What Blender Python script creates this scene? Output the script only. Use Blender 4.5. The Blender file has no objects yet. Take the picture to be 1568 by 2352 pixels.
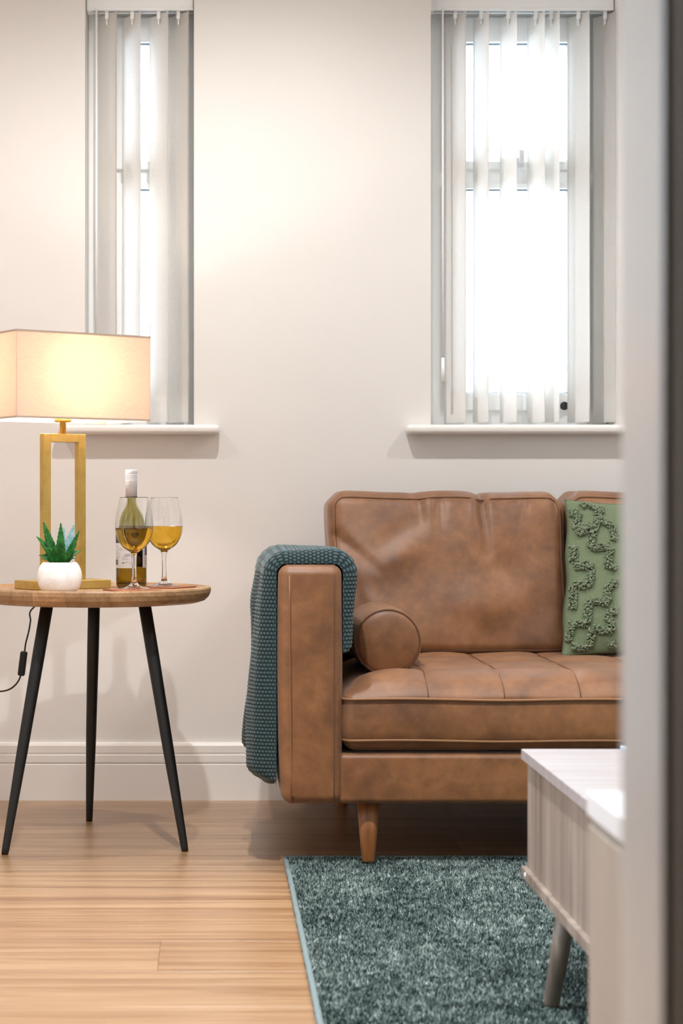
import bpy, bmesh, math, random
import numpy as np
from mathutils import Vector, Matrix, noise as mnoise
random.seed(7); np.random.seed(7)
sc = bpy.context.scene
COL = sc.collection

# ------------------------------------------------------------------ camera
F = 4370.0; PX, PY = 488.0, 1165.0; H = 0.753        # focal in px of the 1568 frame, principal point, eye height
cam_d = bpy.data.cameras.new('camera'); cam = bpy.data.objects.new('camera', cam_d); COL.objects.link(cam)
cam.location = (0, 0, H); cam.rotation_euler = (math.pi/2, 0, 0)
cam_d.sensor_fit = 'HORIZONTAL'; cam_d.sensor_width = 24.0
cam_d.lens = F/1568*24.0
cam_d.shift_x = (784-PX)/1568; cam_d.shift_y = -(1176-PY)/1568
cam_d.clip_start = 0.02
cam_d.dof.use_dof = True; cam_d.dof.focus_distance = 4.15; cam_d.dof.aperture_fstop = 6.3
sc.camera = cam
sc.view_settings.view_transform = 'Standard'
try: sc.view_settings.look = 'None'
except Exception: pass
sc.view_settings.gamma = 1.0; sc.view_settings.use_curve_mapping = False
sc.view_settings.exposure = 0.56
# ------------------------------------------------------------------ world: white overcast sky
w = bpy.data.worlds.new('sky'); sc.world = w; w.use_nodes = True
bg = w.node_tree.nodes['Background']; bg.inputs[0].default_value = (0.80, 0.90, 1.0, 1); bg.inputs[1].default_value = 8.5
sc.cycles.use_denoising = True
sc.cycles.max_bounces = 10; sc.cycles.diffuse_bounces = 5; sc.cycles.glossy_bounces = 4
sc.cycles.transmission_bounces = 10; sc.cycles.transparent_max_bounces = 12
sc.cycles.sample_clamp_indirect = 8
sc.cycles.caustics_refractive = True; sc.cycles.blur_glossy = 0.6

D = 4.90                      # back wall plane
CEIL = 2.42
XL, XR = -1.62, 2.35

def spot(loc, energy, color=(1.0, 0.98, 0.955), size=math.radians(156), blend=0.85, radius=0.022):
    l = bpy.data.lights.new('downlight_beam', 'SPOT'); o = bpy.data.objects.new('downlight_beam', l); COL.objects.link(o)
    l.energy = energy; l.color = color; l.spot_size = size; l.spot_blend = blend; l.shadow_soft_size = radius
    o.location = loc; return o
DOWN = [(0.08, 4.0), (1.6, 4.0), (-1.2, 4.0), (0.0, 2.55), (1.5, 2.55), (-1.2, 2.55)]
DOWN_E = [47, 32, 22, 175, 52, 36]
DOWNOBJ = [spot((x, y, CEIL-0.045), e, (1.0, 0.978, 0.968) if y > 3 else (0.97, 0.985, 1.0), math.radians(154 if y > 3 else 118)) for (x, y), e in zip(DOWN, DOWN_E)]
def portal(loc, rot, sx, sy):
    l = bpy.data.lights.new('sky_portal', 'AREA'); o = bpy.data.objects.new('sky_portal', l); COL.objects.link(o)
    l.shape = 'RECTANGLE'; l.size = sx; l.size_y = sy; l.cycles.is_portal = True; o.location = loc; o.rotation_euler = rot
    return o
portal((-0.188, 5.12, 1.52), (-math.pi/2, 0, 0), 0.28, 1.12)
portal((0.803, 5.12, 1.52), (-math.pi/2, 0, 0), 0.48, 1.12)
portal((XL-0.16, 2.11, 1.60), (0, -math.pi/2, 0), 1.2, 1.72)

# ------------------------------------------------------------------ helpers
org = {}
def wp(x, y, d):              # photo pixel at distance d -> world point
    return Vector(((x-PX)*d/F, d, H-(y-PY)*d/F))
def tag(o, label=None, cat=None, group=None, kind=None):
    if label: o['label'] = label
    if cat: o['category'] = cat
    if group: o['group'] = group
    if kind: o['kind'] = kind
    return o
def thing(name, loc, label, cat, group=None):
    o = bpy.data.objects.new(name, None); COL.objects.link(o); o.location = loc
    o.empty_display_size = 0.05
    org[o] = Vector(loc); return tag(o, label, cat, group)
def link(name, me, mat, parent=None, origin=None, smooth=None):
    o = bpy.data.objects.new(name, me); COL.objects.link(o)
    if mat: me.materials.append(mat)
    if parent is not None:
        o.parent = parent; org[o] = org[parent]; off = org[parent]
    else:
        off = Vector(origin) if origin is not None else Vector((0, 0, 0))
        o.location = off; org[o] = off
    me.transform(Matrix.Translation(-off))
    if smooth: me.polygons.foreach_set('use_smooth', [True]*len(me.polygons))
    return o
def pyd(name, V, Fc, mat, parent=None, origin=None, smooth=True):
    me = bpy.data.meshes.new(name)
    if isinstance(V, np.ndarray): V = V.tolist()
    if isinstance(Fc, np.ndarray): Fc = Fc.tolist()
    me.from_pydata(V, [], Fc); me.update()
    return link(name, me, mat, parent, origin, smooth)
def bmo(name, bm, mat, parent=None, origin=None, smooth=False):
    me = bpy.data.meshes.new(name); bmesh.ops.recalc_face_normals(bm, faces=bm.faces[:]); bm.to_mesh(me); bm.free()
    o = link(name, me, mat, parent, origin, smooth)
    return o
def addbox(bm, lo, hi, bev=0.0, seg=2, M=None):
    lo = Vector(lo); hi = Vector(hi)
    r = bmesh.ops.create_cube(bm, size=1.0); vs = r['verts']
    c = (lo+hi)/2; s = hi-lo
    for v in vs: v.co = Vector((v.co.x*s.x, v.co.y*s.y, v.co.z*s.z))+c
    if bev > 0:
        es = list({e for v in vs for e in v.link_edges})
        rr = bmesh.ops.bevel(bm, geom=es, offset=bev, segments=seg, affect='EDGES', profile=0.5)
        vs = list({v for f in rr['faces'] for v in f.verts} | {v for v in vs if v.is_valid})
    if M is not None:
        for v in vs: v.co = M @ v.co
    return vs
def box(name, lo, hi, mat, parent=None, origin=None, bev=0.0, seg=2, M=None):
    bm = bmesh.new(); addbox(bm, lo, hi, bev, seg, M); return bmo(name, bm, mat, parent, origin)
def lathe(profile, n=48, c=(0, 0)):
    P = np.array(profile); m = len(P); a = np.linspace(0, 2*math.pi, n, endpoint=False)
    V = []; 
    for r, z in P:
        V += [(c[0]+r*math.cos(t), c[1]+r*math.sin(t), z) for t in a]
    Fc = []
    for i in range(m-1):
        for j in range(n):
            k = (j+1) % n; Fc.append((i*n+j, i*n+k, (i+1)*n+k, (i+1)*n+j))
    if P[0][0] > 1e-5: Fc.append(tuple(range(n-1, -1, -1)))
    if P[-1][0] > 1e-5: Fc.append(tuple((m-1)*n+j for j in range(n)))
    return V, Fc
def lath(name, profile, mat, parent=None, origin=None, n=48, c=(0, 0), smooth=True):
    V, Fc = lathe(profile, n, c)
    o = pyd(name, V, Fc, mat, parent, origin, smooth)
    bm = bmesh.new(); bm.from_mesh(o.data); bmesh.ops.remove_doubles(bm, verts=bm.verts, dist=1e-6)
    bmesh.ops.recalc_face_normals(bm, faces=bm.faces[:]); bm.to_mesh(o.data); bm.free()
    return o
def sm(p, n=8):               # Catmull-Rom through points
    p = [np.array(q, float) for q in p]; q = [2*p[0]-p[1]]+p+[2*p[-1]-p[-2]]; out = []
    for i in range(1, len(q)-2):
        for k in range(n):
            t = k/n; a, b, c, d = q[i-1], q[i], q[i+1], q[i+2]
            out.append(0.5*((2*b)+(-a+c)*t+(2*a-5*b+4*c-d)*t*t+(-a+3*b-3*c+d)*t**3))
    out.append(q[-2]); return np.array(out)
def tube_vf(path, r, n=8, closed=False):
    P = np.array(path, float); m = len(P)
    R = np.full(m, r) if np.isscalar(r) else np.array(r, float)
    T = np.gradient(P, axis=0) if not closed else np.roll(P, -1, 0)-np.roll(P, 1, 0)
    T /= np.linalg.norm(T, axis=1)[:, None]+1e-12
    up = np.array((0, 0, 1.0)) if abs(T[0][2]) < .9 else np.array((1.0, 0, 0))
    N = np.cross(T[0], up); N /= np.linalg.norm(N); V = []
    for i in range(m):
        N = N-T[i]*np.dot(N, T[i]); N /= np.linalg.norm(N); B = np.cross(T[i], N)
        for j in range(n):
            a = 2*math.pi*j/n; V.append(P[i]+R[i]*(math.cos(a)*N+math.sin(a)*B))
    Fc = []
    for i in range(m if closed else m-1):
        for j in range(n):
            k = (j+1) % n; i2 = (i+1) % m; Fc.append((i*n+j, i*n+k, i2*n+k, i2*n+j))
    if not closed: Fc += [tuple(range(n-1, -1, -1)), tuple((m-1)*n+j for j in range(n))]
    return [tuple(v) for v in V], Fc
def tubes(name, specs, mat, parent=None, origin=None):
    V, Fc = [], []
    for s in specs:
        v, f = tube_vf(*s); b = len(V); V += v; Fc += [tuple(i+b for i in q) for q in f]
    return pyd(name, V, Fc, mat, parent, origin)
def pbox(lo, hi, r, step, fn=None, k=5):
    """rounded box whose faces are gridded (spacing step) so that fn can push its points about"""
    lo = np.array(lo, float); hi = np.array(hi, float); ax = []
    for a in range(3):
        L = hi[a]-lo[a]; st = step[a] if hasattr(step, '__len__') else step
        e = r*(1-np.cos(np.linspace(0, math.pi/2, k+1)))*0.999
        e = r*np.tan(np.linspace(0, math.pi/4, k+1))[::-1]; e = r-e
        n = max(2, int((L-2*r)/st)); mid = np.linspace(lo[a]+r, hi[a]-r, n+1)
        ax.append(np.concatenate([lo[a]+e[:-1], mid, (hi[a]-e[:-1])[::-1]]))
    V, Fc, key = [], [], {}
    def idx(p):
        q = (round(p[0], 6), round(p[1], 6), round(p[2], 6))
        if q not in key: key[q] = len(V); V.append(p)
        return key[q]
    for a in range(3):
        u, v = (a+1) % 3, (a+2) % 3
        for side in (0, 1):
            c = lo[a] if side == 0 else hi[a]
            G = [[None]*len(ax[v]) for _ in ax[u]]
            for i, x in enumerate(ax[u]):
                for j, y in enumerate(ax[v]):
                    p = [0, 0, 0]; p[a] = c; p[u] = x; p[v] = y; G[i][j] = idx(tuple(p))
            for i in range(len(ax[u])-1):
                for j in range(len(ax[v])-1):
                    q = (G[i][j], G[i+1][j], G[i+1][j+1], G[i][j+1]); Fc.append(q if side else q[::-1])
    V = np.array(V); inner = np.clip(V, lo+r, hi-r); dv = V-inner
    V = inner+r*dv/(np.linalg.norm(dv, axis=1)[:, None]+1e-12)
    if fn is not None: V = fn(V)
    return V, Fc
def sstep(a, b, x):
    t = np.clip((x-a)/(b-a), 0, 1); return t*t*(3-2*t)

# ------------------------------------------------------------------ materials
def lin(c): return tuple(((v/255)/12.92 if v/255 <= .04045 else ((v/255+.055)/1.055)**2.4) for v in c)+(1,)
def mat(name, color, rough=0.5, metal=0.0, **kw):
    m = bpy.data.materials.new(name); m.use_nodes = True; b = m.node_tree.nodes['Principled BSDF']
    b.inputs['Base Color'].default_value = lin(color); b.inputs['Roughness'].default_value = rough; b.inputs['Metallic'].default_value = metal
    for k, v in kw.items(): b.inputs[k].default_value = v
    return m
def N(m, t, **kw):
    n = m.node_tree.nodes.new(t)
    for k, v in kw.items():
        if k in n.inputs.keys() if hasattr(n.inputs, 'keys') else False: n.inputs[k].default_value = v
        else: setattr(n, k, v)
    return n
def L(m, a, b): m.node_tree.links.new(a, b)
def coords(m, scale=(1, 1, 1), rnd=False, loc=(0, 0, 0)):
    tc = N(m, 'ShaderNodeTexCoord'); mp = N(m, 'ShaderNodeMapping'); mp.inputs['Scale'].default_value = scale; mp.inputs['Location'].default_value = loc
    if rnd:
        oi = N(m, 'ShaderNodeObjectInfo'); mul = N(m, 'ShaderNodeVectorMath', operation='SCALE'); cb = N(m, 'ShaderNodeCombineXYZ')
        L(m, oi.outputs['Random'], cb.inputs[0]); L(m, oi.outputs['Random'], cb.inputs[1]); L(m, oi.outputs['Random'], cb.inputs[2])
        L(m, cb.outputs[0], mul.inputs[0]); mul.inputs['Scale'].default_value = 37.0
        ad = N(m, 'ShaderNodeVectorMath', operation='ADD'); L(m, tc.outputs['Object'], ad.inputs[0]); L(m, mul.outputs[0], ad.inputs[1])
        L(m, ad.outputs[0], mp.inputs[0])
    else: L(m, tc.outputs['Object'], mp.inputs[0])
    return mp.outputs[0]
def noise(m, vec, scale, detail=4, rough=.55, dist=0):
    n = N(m, 'ShaderNodeTexNoise'); n.inputs['Scale'].default_value = scale; n.inputs['Detail'].default_value = detail
    n.inputs['Roughness'].default_value = rough; n.inputs['Distortion'].default_value = dist; L(m, vec, n.inputs['Vector']); return n.outputs['Fac']
def ramp(m, fac, stops):
    r = N(m, 'ShaderNodeValToRGB'); el = r.color_ramp.elements
    while len(el) < len(stops): el.new(0.5)
    for e, (p, c) in zip(el, stops): e.position = p; e.color = lin(c)
    L(m, fac, r.inputs[0]); return r.outputs[0]
def mixc(m, fac, a, b, mode='MIX'):
    x = N(m, 'ShaderNodeMix', data_type='RGBA', blend_type=mode)
    for s, v in ((0, fac), (6, a), (7, b)):
        if isinstance(v, (int, float)): x.inputs[s].default_value = v
        elif isinstance(v, tuple): x.inputs[s].default_value = v
        else: L(m, v, x.inputs[s])
    return x.outputs[2]
def base(m, col): L(m, col, m.node_tree.nodes['Principled BSDF'].inputs['Base Color'])
def bump(m, h, strength=.2, dist=.001):
    b = N(m, 'ShaderNodeBump'); b.inputs['Strength'].default_value = strength; b.inputs['Distance'].default_value = dist
    L(m, h, b.inputs['Height']); L(m, b.outputs[0], m.node_tree.nodes['Principled BSDF'].inputs['Normal'])

M_wall = mat('wall_paint', (225, 223, 219), .75); _v = coords(M_wall); bump(M_wall, noise(M_wall, _v, 260, 3), .12, .0006)
base(M_wall, ramp(M_wall, noise(M_wall, _v, 1.6, 3), [(.3, (222, 219, 215)), (.7, (227, 224, 220))]))
M_ceil = mat('ceiling_paint', (240, 239, 236), .9)
M_trim = mat('white_gloss_trim', (232, 228, 223), .35); _v = coords(M_trim, (3, 3, 60)); bump(M_trim, noise(M_trim, _v, 8), .05, .0005)
M_hall = mat('hallway_shade_tone', (112, 98, 84), .8); _v = coords(M_hall); base(M_hall, ramp(M_hall, noise(M_hall, _v, 5), [(.3, (108, 94, 80)), (.7, (117, 103, 90))]))  # dark taupe stands in for the shade of the unlit hallway
M_upvc = mat('white_upvc', (246, 248, 248), .3)
M_gask = mat('grey_gasket', (120, 135, 150), .6)
M_dark = mat('dark_plastic', (40, 42, 48), .4)
def glassmix(name, tint=(1, 1, 1, 1), ior=1.45):
    m = bpy.data.materials.new(name); m.use_nodes = True; nt = m.node_tree; nt.nodes.remove(nt.nodes['Principled BSDF'])
    out = nt.nodes['Material Output']; t = N(m, 'ShaderNodeBsdfTransparent'); t.inputs[0].default_value = tint
    g = N(m, 'ShaderNodeBsdfGlossy'); g.inputs['Roughness'].default_value = .02
    fr = N(m, 'ShaderNodeFresnel'); fr.inputs[0].default_value = ior; x = N(m, 'ShaderNodeMixShader')
    L(m, fr.outputs[0], x.inputs[0]); L(m, t.outputs[0], x.inputs[1]); L(m, g.outputs[0], x.inputs[2]); L(m, x.outputs[0], out.inputs[0]); return m
M_pane = glassmix('window_glass', (.97, .99, 1, 1))
def cloth_translucent(name, col, tr, fac, weave=(60, 60, 900), strength=.25, amp=8):
    m = bpy.data.materials.new(name); m.use_nodes = True; nt = m.node_tree; nt.nodes.remove(nt.nodes['Principled BSDF'])
    out = nt.nodes['Material Output']; d = N(m, 'ShaderNodeBsdfDiffuse'); t = N(m, 'ShaderNodeBsdfTranslucent'); x = N(m, 'ShaderNodeMixShader')
    x.inputs[0].default_value = fac; t.inputs[0].default_value = lin(tr)
    v = coords(m, weave); n = noise(m, v, 1, 4, .6)
    c = ramp(m, n, [(.3, tuple(max(0, q-amp) for q in col)), (.7, tuple(min(255, q+amp) for q in col))]); L(m, c, d.inputs[0])
    c2 = ramp(m, n, [(.3, tuple(max(0, q-amp) for q in tr)), (.7, tuple(min(255, q+amp) for q in tr))]); L(m, c2, t.inputs[0])
    L(m, d.outputs[0], x.inputs[1]); L(m, t.outputs[0], x.inputs[2]); L(m, x.outputs[0], out.inputs[0]); return m
M_slat = cloth_translucent('blind_fabric', (240, 236, 230), (250, 250, 250), .44, (200, 200, 500), amp=5)
M_shade = cloth_translucent('linen_shade_fabric', (228, 212, 198), (250, 226, 204), .32, (70, 70, 900), amp=9)
M_lining = cloth_translucent('shade_lining', (250, 245, 235), (240, 225, 205), .4, (10, 10, 10), amp=1)

def leather():
    m = mat('tan_suede_leather', (160, 110, 72), .52); v = coords(m)
    big = noise(m, v, 7, 6, .62, .4); small = noise(m, v, 30, 5, .65)
    c1 = ramp(m, big, [(.30, (82, 52, 32)), (.45, (110, 70, 40)), (.58, (130, 85, 48)), (.74, (148, 102, 62))])
    c2 = ramp(m, small, [(.3, (84, 54, 34)), (.55, (124, 82, 48)), (.75, (150, 106, 70))])
    base(m, mixc(m, .38, c1, c2)); b = m.node_tree.nodes['Principled BSDF']
    r = N(m, 'ShaderNodeMapRange'); L(m, small, r.inputs[0]); r.inputs[3].default_value = .36; r.inputs[4].default_value = .58; L(m, r.outputs[0], b.inputs['Roughness'])
    b.inputs['Sheen Weight'].default_value = .18; b.inputs['Sheen Roughness'].default_value = .45; b.inputs['Sheen Tint'].default_value = (1, .86, .78, 1)
    bump(m, noise(m, v, 420, 4, .7), .25, .0007); return m
M_lea = leather()
M_seam = mat('leather_seam', (92, 58, 38), .6)
M_pipe = mat('leather_piping', (128, 88, 54), .45)
def wood(name, a, b, c, sc_=(1.2, 26, 26), rough=.45, rnd=True, scale=1.0, tint=.5, spec=.5):
    m = mat(name, b, rough); v = coords(m, sc_, rnd)
    g = noise(m, v, 1.6*scale, 8, .62, .6); g2 = noise(m, v, 9*scale, 4, .6)
    c1 = ramp(m, g, [(.25, a), (.42, b), (.6, c), (.78, tuple(min(255, q+8) for q in c))])
    c2 = ramp(m, g2, [(.35, a), (.6, c)]); x = mixc(m, .22, c1, c2)
    if rnd:
        oi = N(m, 'ShaderNodeObjectInfo'); r = N(m, 'ShaderNodeMapRange'); L(m, oi.outputs['Random'], r.inputs[0]); r.inputs[3].default_value = 1-tint*.22; r.inputs[4].default_value = 1+tint*.12
        h = N(m, 'ShaderNodeHueSaturation'); L(m, x, h.inputs['Color']); L(m, r.outputs[0], h.inputs['Value']); x = h.outputs[0]
    base(m, x); bump(m, g2, .12, .0006); m.node_tree.nodes['Principled BSDF'].inputs['Specular IOR Level'].default_value = spec
    return m
M_floor = wood('oak_laminate', (100, 65, 39), (144, 105, 69), (174, 139, 103), (.7, 20, 20), .38, True, 1.0, .35)
_b = M_floor.node_tree.nodes['Principled BSDF']; _b.inputs['Coat Weight'].default_value = .55; _b.inputs['Coat Roughness'].default_value = .34
M_stave = wood('oak_tabletop', (128, 92, 62), (164, 124, 86), (188, 150, 110), (22, 1.4, 22), .45, True, 1.0, 1.1)
M_leg = wood('walnut_leg', (110, 66, 34), (138, 86, 46), (156, 102, 60), (24, 24, 1.5), .4, False)
M_grey = wood('greyed_oak', (88, 74, 66), (120, 105, 96), (150, 136, 126), (26, 26, 1.0), .5, False, .55)
M_greyx = wood('greyed_oak_top', (132, 123, 121), (150, 142, 142), (165, 159, 160), (1.0, 26, 26), .35, False)
M_gleg = wood('greyed_oak_leg', (84, 74, 66), (106, 95, 85), (128, 116, 105), (30, 30, 1.4), .5, False)
M_cab = mat('white_cabinet_top', (214, 213, 214), .35)
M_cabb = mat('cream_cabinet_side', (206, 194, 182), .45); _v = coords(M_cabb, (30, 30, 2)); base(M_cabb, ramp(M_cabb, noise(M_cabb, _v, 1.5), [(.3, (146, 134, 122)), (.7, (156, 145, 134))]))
M_gold = mat('brushed_gold', (200, 168, 92), .42, .65); _v = coords(M_gold, (300, 300, 6)); bump(M_gold, noise(M_gold, _v, 1.2), .15, .0004)
base(M_gold, ramp(M_gold, noise(M_gold, coords(M_gold), 24, 4), [(.3, (184, 152, 76)), (.7, (206, 176, 102))]))
M_black = mat('black_metal', (14, 14, 15), .5); _v = coords(M_black); bump(M_black, noise(M_black, _v, 600, 2), .3, .0005)
M_cable = mat('black_cable', (16, 14, 14), .45)
M_pot = mat('white_alabaster_pot', (236, 232, 228), .28); M_pot.node_tree.nodes['Principled BSDF'].inputs['Subsurface Weight'].default_value = .15
M_pot.node_tree.nodes['Principled BSDF'].inputs['Subsurface Radius'].default_value = (.02, .015, .01)
base(M_pot, ramp(M_pot, noise(M_pot, coords(M_pot), 40, 5, .6, .8), [(.3, (228, 222, 216)), (.6, (242, 240, 238))]))
M_soil = mat('potting_soil', (70, 52, 38), .95); bump(M_soil, noise(M_soil, coords(M_soil), 300), 1, .003)
def leafmat(name, a, b, c):
    m = mat(name, b, .4); v = coords(m, (1, 1, 1), True); base(m, ramp(m, noise(m, v, 60, 4, .6), [(.3, a), (.5, b), (.72, c)]))
    m.node_tree.nodes['Principled BSDF'].inputs['Specular IOR Level'].default_value = .35; return m
M_leaf = leafmat('agave_leaf', (22, 66, 26), (36, 104, 40), (70, 140, 62))
M_leafb = leafmat('agave_leaf_pale', (92, 138, 146), (130, 170, 176), (176, 206, 208))
M_glass = mat('clear_glass', (255, 255, 255), 0.0, 0, **{'Transmission Weight': 1.0, 'IOR': 1.47})
M_wine = mat('white_wine', (255, 208, 70), 0.0, 0, **{'Transmission Weight': 1.0, 'IOR': 1.34}); M_wine.node_tree.nodes['Principled BSDF'].inputs['Base Color'].default_value = (1.0, .58, .05, 1)
M_botg = mat('olive_bottle_glass', (200, 190, 90), 0.0, 0, **{'Transmission Weight': 1.0, 'IOR': 1.5}); M_botg.node_tree.nodes['Principled BSDF'].inputs['Base Color'].default_value = (.66, .60, .17, 1)
M_botw = mat('wine_in_bottle', (255, 190, 90), 0.0, 0, **{'Transmission Weight': 1.0, 'IOR': 1.36}); M_botw.node_tree.nodes['Principled BSDF'].inputs['Base Color'].default_value = (.72, .45, .16, 1)
M_cap = mat('white_screw_cap', (222, 220, 222), .35)
M_label = mat('label_paper', (228, 228, 236), .6)
M_ink = mat('label_ink', (92, 92, 104), .6); M_inkd = mat('label_dark_band', (58, 54, 62), .5); M_inkb = mat('label_blue_band', (92, 100, 136), .5); M_inkl = mat('label_faint_ink', (165, 165, 178), .6)
M_coast = mat('copper_leather_coaster', (158, 92, 58), .5); bump(M_coast, noise(M_coast, coords(M_coast), 400), .3, .0006)
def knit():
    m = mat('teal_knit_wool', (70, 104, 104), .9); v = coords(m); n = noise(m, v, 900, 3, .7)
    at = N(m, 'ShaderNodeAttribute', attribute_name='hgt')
    c1 = ramp(m, at.outputs['Fac'], [(0, (6, 13, 14)), (.45, (26, 40, 42)), (1, (76, 98, 102))]); base(m, mixc(m, .25, c1, ramp(m, n, [(.3, (24, 38, 38)), (.7, (66, 86, 86))])))  # colour follows stitch height: shade painted into the gaps, crowns lightened
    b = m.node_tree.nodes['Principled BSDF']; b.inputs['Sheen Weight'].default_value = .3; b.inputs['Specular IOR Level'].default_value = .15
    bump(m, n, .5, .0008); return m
M_knit = knit()
M_gcl = mat('sage_cushion_fabric', (120, 134, 104), .9); _v = coords(M_gcl); base(M_gcl, ramp(M_gcl, noise(M_gcl, _v, 500, 3, .6), [(.3, (88, 102, 74)), (.7, (116, 128, 98))])); bump(M_gcl, noise(M_gcl, _v, 900, 2), .4, .0006)
M_tuft = mat('sage_tufted_yarn', (110, 126, 98), .95); _v = coords(M_tuft); base(M_tuft, ramp(M_tuft, noise(M_tuft, _v, 260, 3, .6), [(.3, (84, 96, 74)), (.7, (138, 150, 122))]))
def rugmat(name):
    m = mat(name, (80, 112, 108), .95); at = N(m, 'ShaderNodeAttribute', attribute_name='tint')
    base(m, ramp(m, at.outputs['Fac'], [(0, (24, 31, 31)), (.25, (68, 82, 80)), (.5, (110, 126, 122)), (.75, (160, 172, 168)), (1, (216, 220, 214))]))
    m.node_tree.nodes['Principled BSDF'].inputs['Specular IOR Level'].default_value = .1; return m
M_rugp = rugmat('rug_pile'); M_rugb = mat('rug_base', (78, 106, 102), .95); _v = coords(M_rugb)
base(M_rugb, ramp(M_rugb, noise(M_rugb, _v, 140, 5, .7), [(.3, (38, 60, 58)), (.7, (122, 144, 134))])); bump(M_rugb, noise(M_rugb, _v, 300), 1, .004)
M_bind = mat('rug_edge_binding', (116, 130, 132), .9); bump(M_bind, noise(M_bind, coords(M_bind), 300), .8, .002)

# ------------------------------------------------------------------ structure
WIN = [(-0.3285, -0.048), (0.5617, 1.045)]
ZS, ZT = 0.9643, 2.09
def walls():
    bm = bmesh.new(); y0, y1 = D, D+.2
    xs = [XL-.2, WIN[0][0], WIN[0][1], WIN[1][0], WIN[1][1], XR+.2]
    for i in range(5):
        if i in (1, 3):
            addbox(bm, (xs[i], y0, 0), (xs[i+1], y1, ZS-.0243)); addbox(bm, (xs[i], y0, ZT), (xs[i+1], y1, CEIL))
        else: addbox(bm, (xs[i], y0, 0), (xs[i+1], y1, CEIL))
    tag(bmo('wall_back', bm, M_wall), kind='structure')
    bm = bmesh.new()                                        # left wall with its wide window
    ya, yb, zt = 1.25, 2.97, 2.2
    addbox(bm, (XL-.2, ya, 0), (XL, yb, 1.0))
    addbox(bm, (XL-.2, 1.073, 0), (XL, ya, CEIL)); addbox(bm, (XL-.2, yb, 0), (XL, D, CEIL)); addbox(bm, (XL-.2, ya, zt), (XL, yb, CEIL))
    tag(bmo('wall_left', bm, M_wall), kind='structure')
    tag(box('wall_right', (XR, 1.073, 0), (XR+.2, D, CEIL), M_wall), kind='structure')
    JX, y0, y1 = .23, .974, 1.073
    bm = bmesh.new()
    addbox(bm, (XL-.2, y0+.004, 0), (-.60, y1, CEIL)); addbox(bm, (JX+.03, y0+.004, 0), (XR+.2, y1, CEIL)); addbox(bm, (-.60, y0+.004, 2.06), (JX+.03, y1, CEIL))
    tag(bmo('wall_front', bm, M_wall), kind='structure')
    # door lining (white) and the hall side, shade put into its colour
    bm = bmesh.new(); addbox(bm, (JX, y0, 0), (JX+.03, y1, 2.06), .002); addbox(bm, (-.60, y0, 0), (-.57, y1, 2.06), .002); addbox(bm, (-.57, y0, 2.03), (JX, y1, 2.06), .002)
    tag(bmo('trim_1', bm, mat('door_lining_paint', (190, 184, 178), .3)), kind='structure')
    bm = bmesh.new(); addbox(bm, (JX+.006, y0-.018, 0), (JX+.075, y0-.001, 2.1), .004); addbox(bm, (-.645, y0-.018, 0), (-.576, y0-.001, 2.1), .004); addbox(bm, (-.645, y0-.018, 2.036), (JX+.075, y0-.001, 2.105), .004)
    tag(bmo('trim_2', bm, M_hall), kind='structure')
    HX0, HX1, HY = -.95, .95, -1.6
    tag(box('wall_hall_left', (HX0-.1, HY, 0), (HX0, y0+.003, CEIL), M_hall), kind='structure')
    tag(box('wall_hall_right', (HX1, HY, 0), (HX1+.1, y0+.003, CEIL), M_hall), kind='structure')
    tag(box('wall_hall_rear', (HX0, HY-.1, 0), (HX1, HY, CEIL), M_hall), kind='structure')
    bm = bmesh.new(); addbox(bm, (HX0, y0-.0005, 0), (-.60, y0+.0035, CEIL)); addbox(bm, (JX+.03, y0-.0005, 0), (HX1, y0+.0035, CEIL)); addbox(bm, (-.60, y0-.0005, 2.06), (JX+.03, y0+.0035, CEIL))
    tag(bmo('wall_hall_front', bm, M_hall), kind='structure')
    tag(box('ceiling', (XL-.2, HY-.1, CEIL), (XR+.2, D+.2, CEIL+.1), M_ceil), kind='structure')
    # floor with separate planks
    fl = box('floor', (XL-.2, HY-.1, -.08), (XR+.2, D+.2, -.009), mat('underlay', (92, 62, 40), .9)); tag(fl, kind='structure')
    PW, PL = .218, 1.60; r0 = 3.085; k0 = int((HY-r0)/PW)-1
    rng = random.Random(5)
    k = k0
    while r0+k*PW < D+.2:
        ya = r0+k*PW; yb = min(ya+PW, D+.2)
        off = (365-PX)*3.19/F if k == 0 else (-1.05+rng.random()*.35)
        x = off
        while x > XL-.2: x -= PL
        while x < XR+.2:
            a, b = max(x, XL-.2), min(x+PL, XR+.2)
            if b-a > .02 and yb > HY-.1:
                bm = bmesh.new(); addbox(bm, (a+.0002, ya+.0002, -.009), (b-.0002, yb-.0002, 0), .0004, 1)
                bmo('plank', bm, M_floor, fl)
            x += PL
        k += 1
    # skirting with two steps
    def skirt(name, p0, p1, nrm):
        prof = [(0, 0), (.016, 0), (.016, .092), (.0105, .094), (.0105, .0965), (.0145, .0985), (.0145, .116), (.0095, .118), (.0095, .1205), (.012, .1225), (.012, .140), (.009, .1465), (0, .148)]
        V = []
        for p in (p0, p1):
            for o, z in prof: V.append((p[0]+nrm[0]*o, p[1]+nrm[1]*o, z))
        n = len(prof); Fc = [(i, (i+1) % n, n+(i+1) % n, n+i) for i in range(n)]+[tuple(range(n-1, -1, -1)), tuple(range(n, 2*n))]
        tag(pyd(name, V, Fc, M_trim, smooth=False), kind='structure')
    skirt('baseboard_back', (XL, D, 0), (XR, D, 0), (0, -1))
    skirt('baseboard_left', (XL, 1.073, 0), (XL, D-.016, 0), (1, 0))
    skirt('baseboard_right', (XR, 1.073, 0), (XR, D-.016, 0), (-1, 0))
walls()

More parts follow.
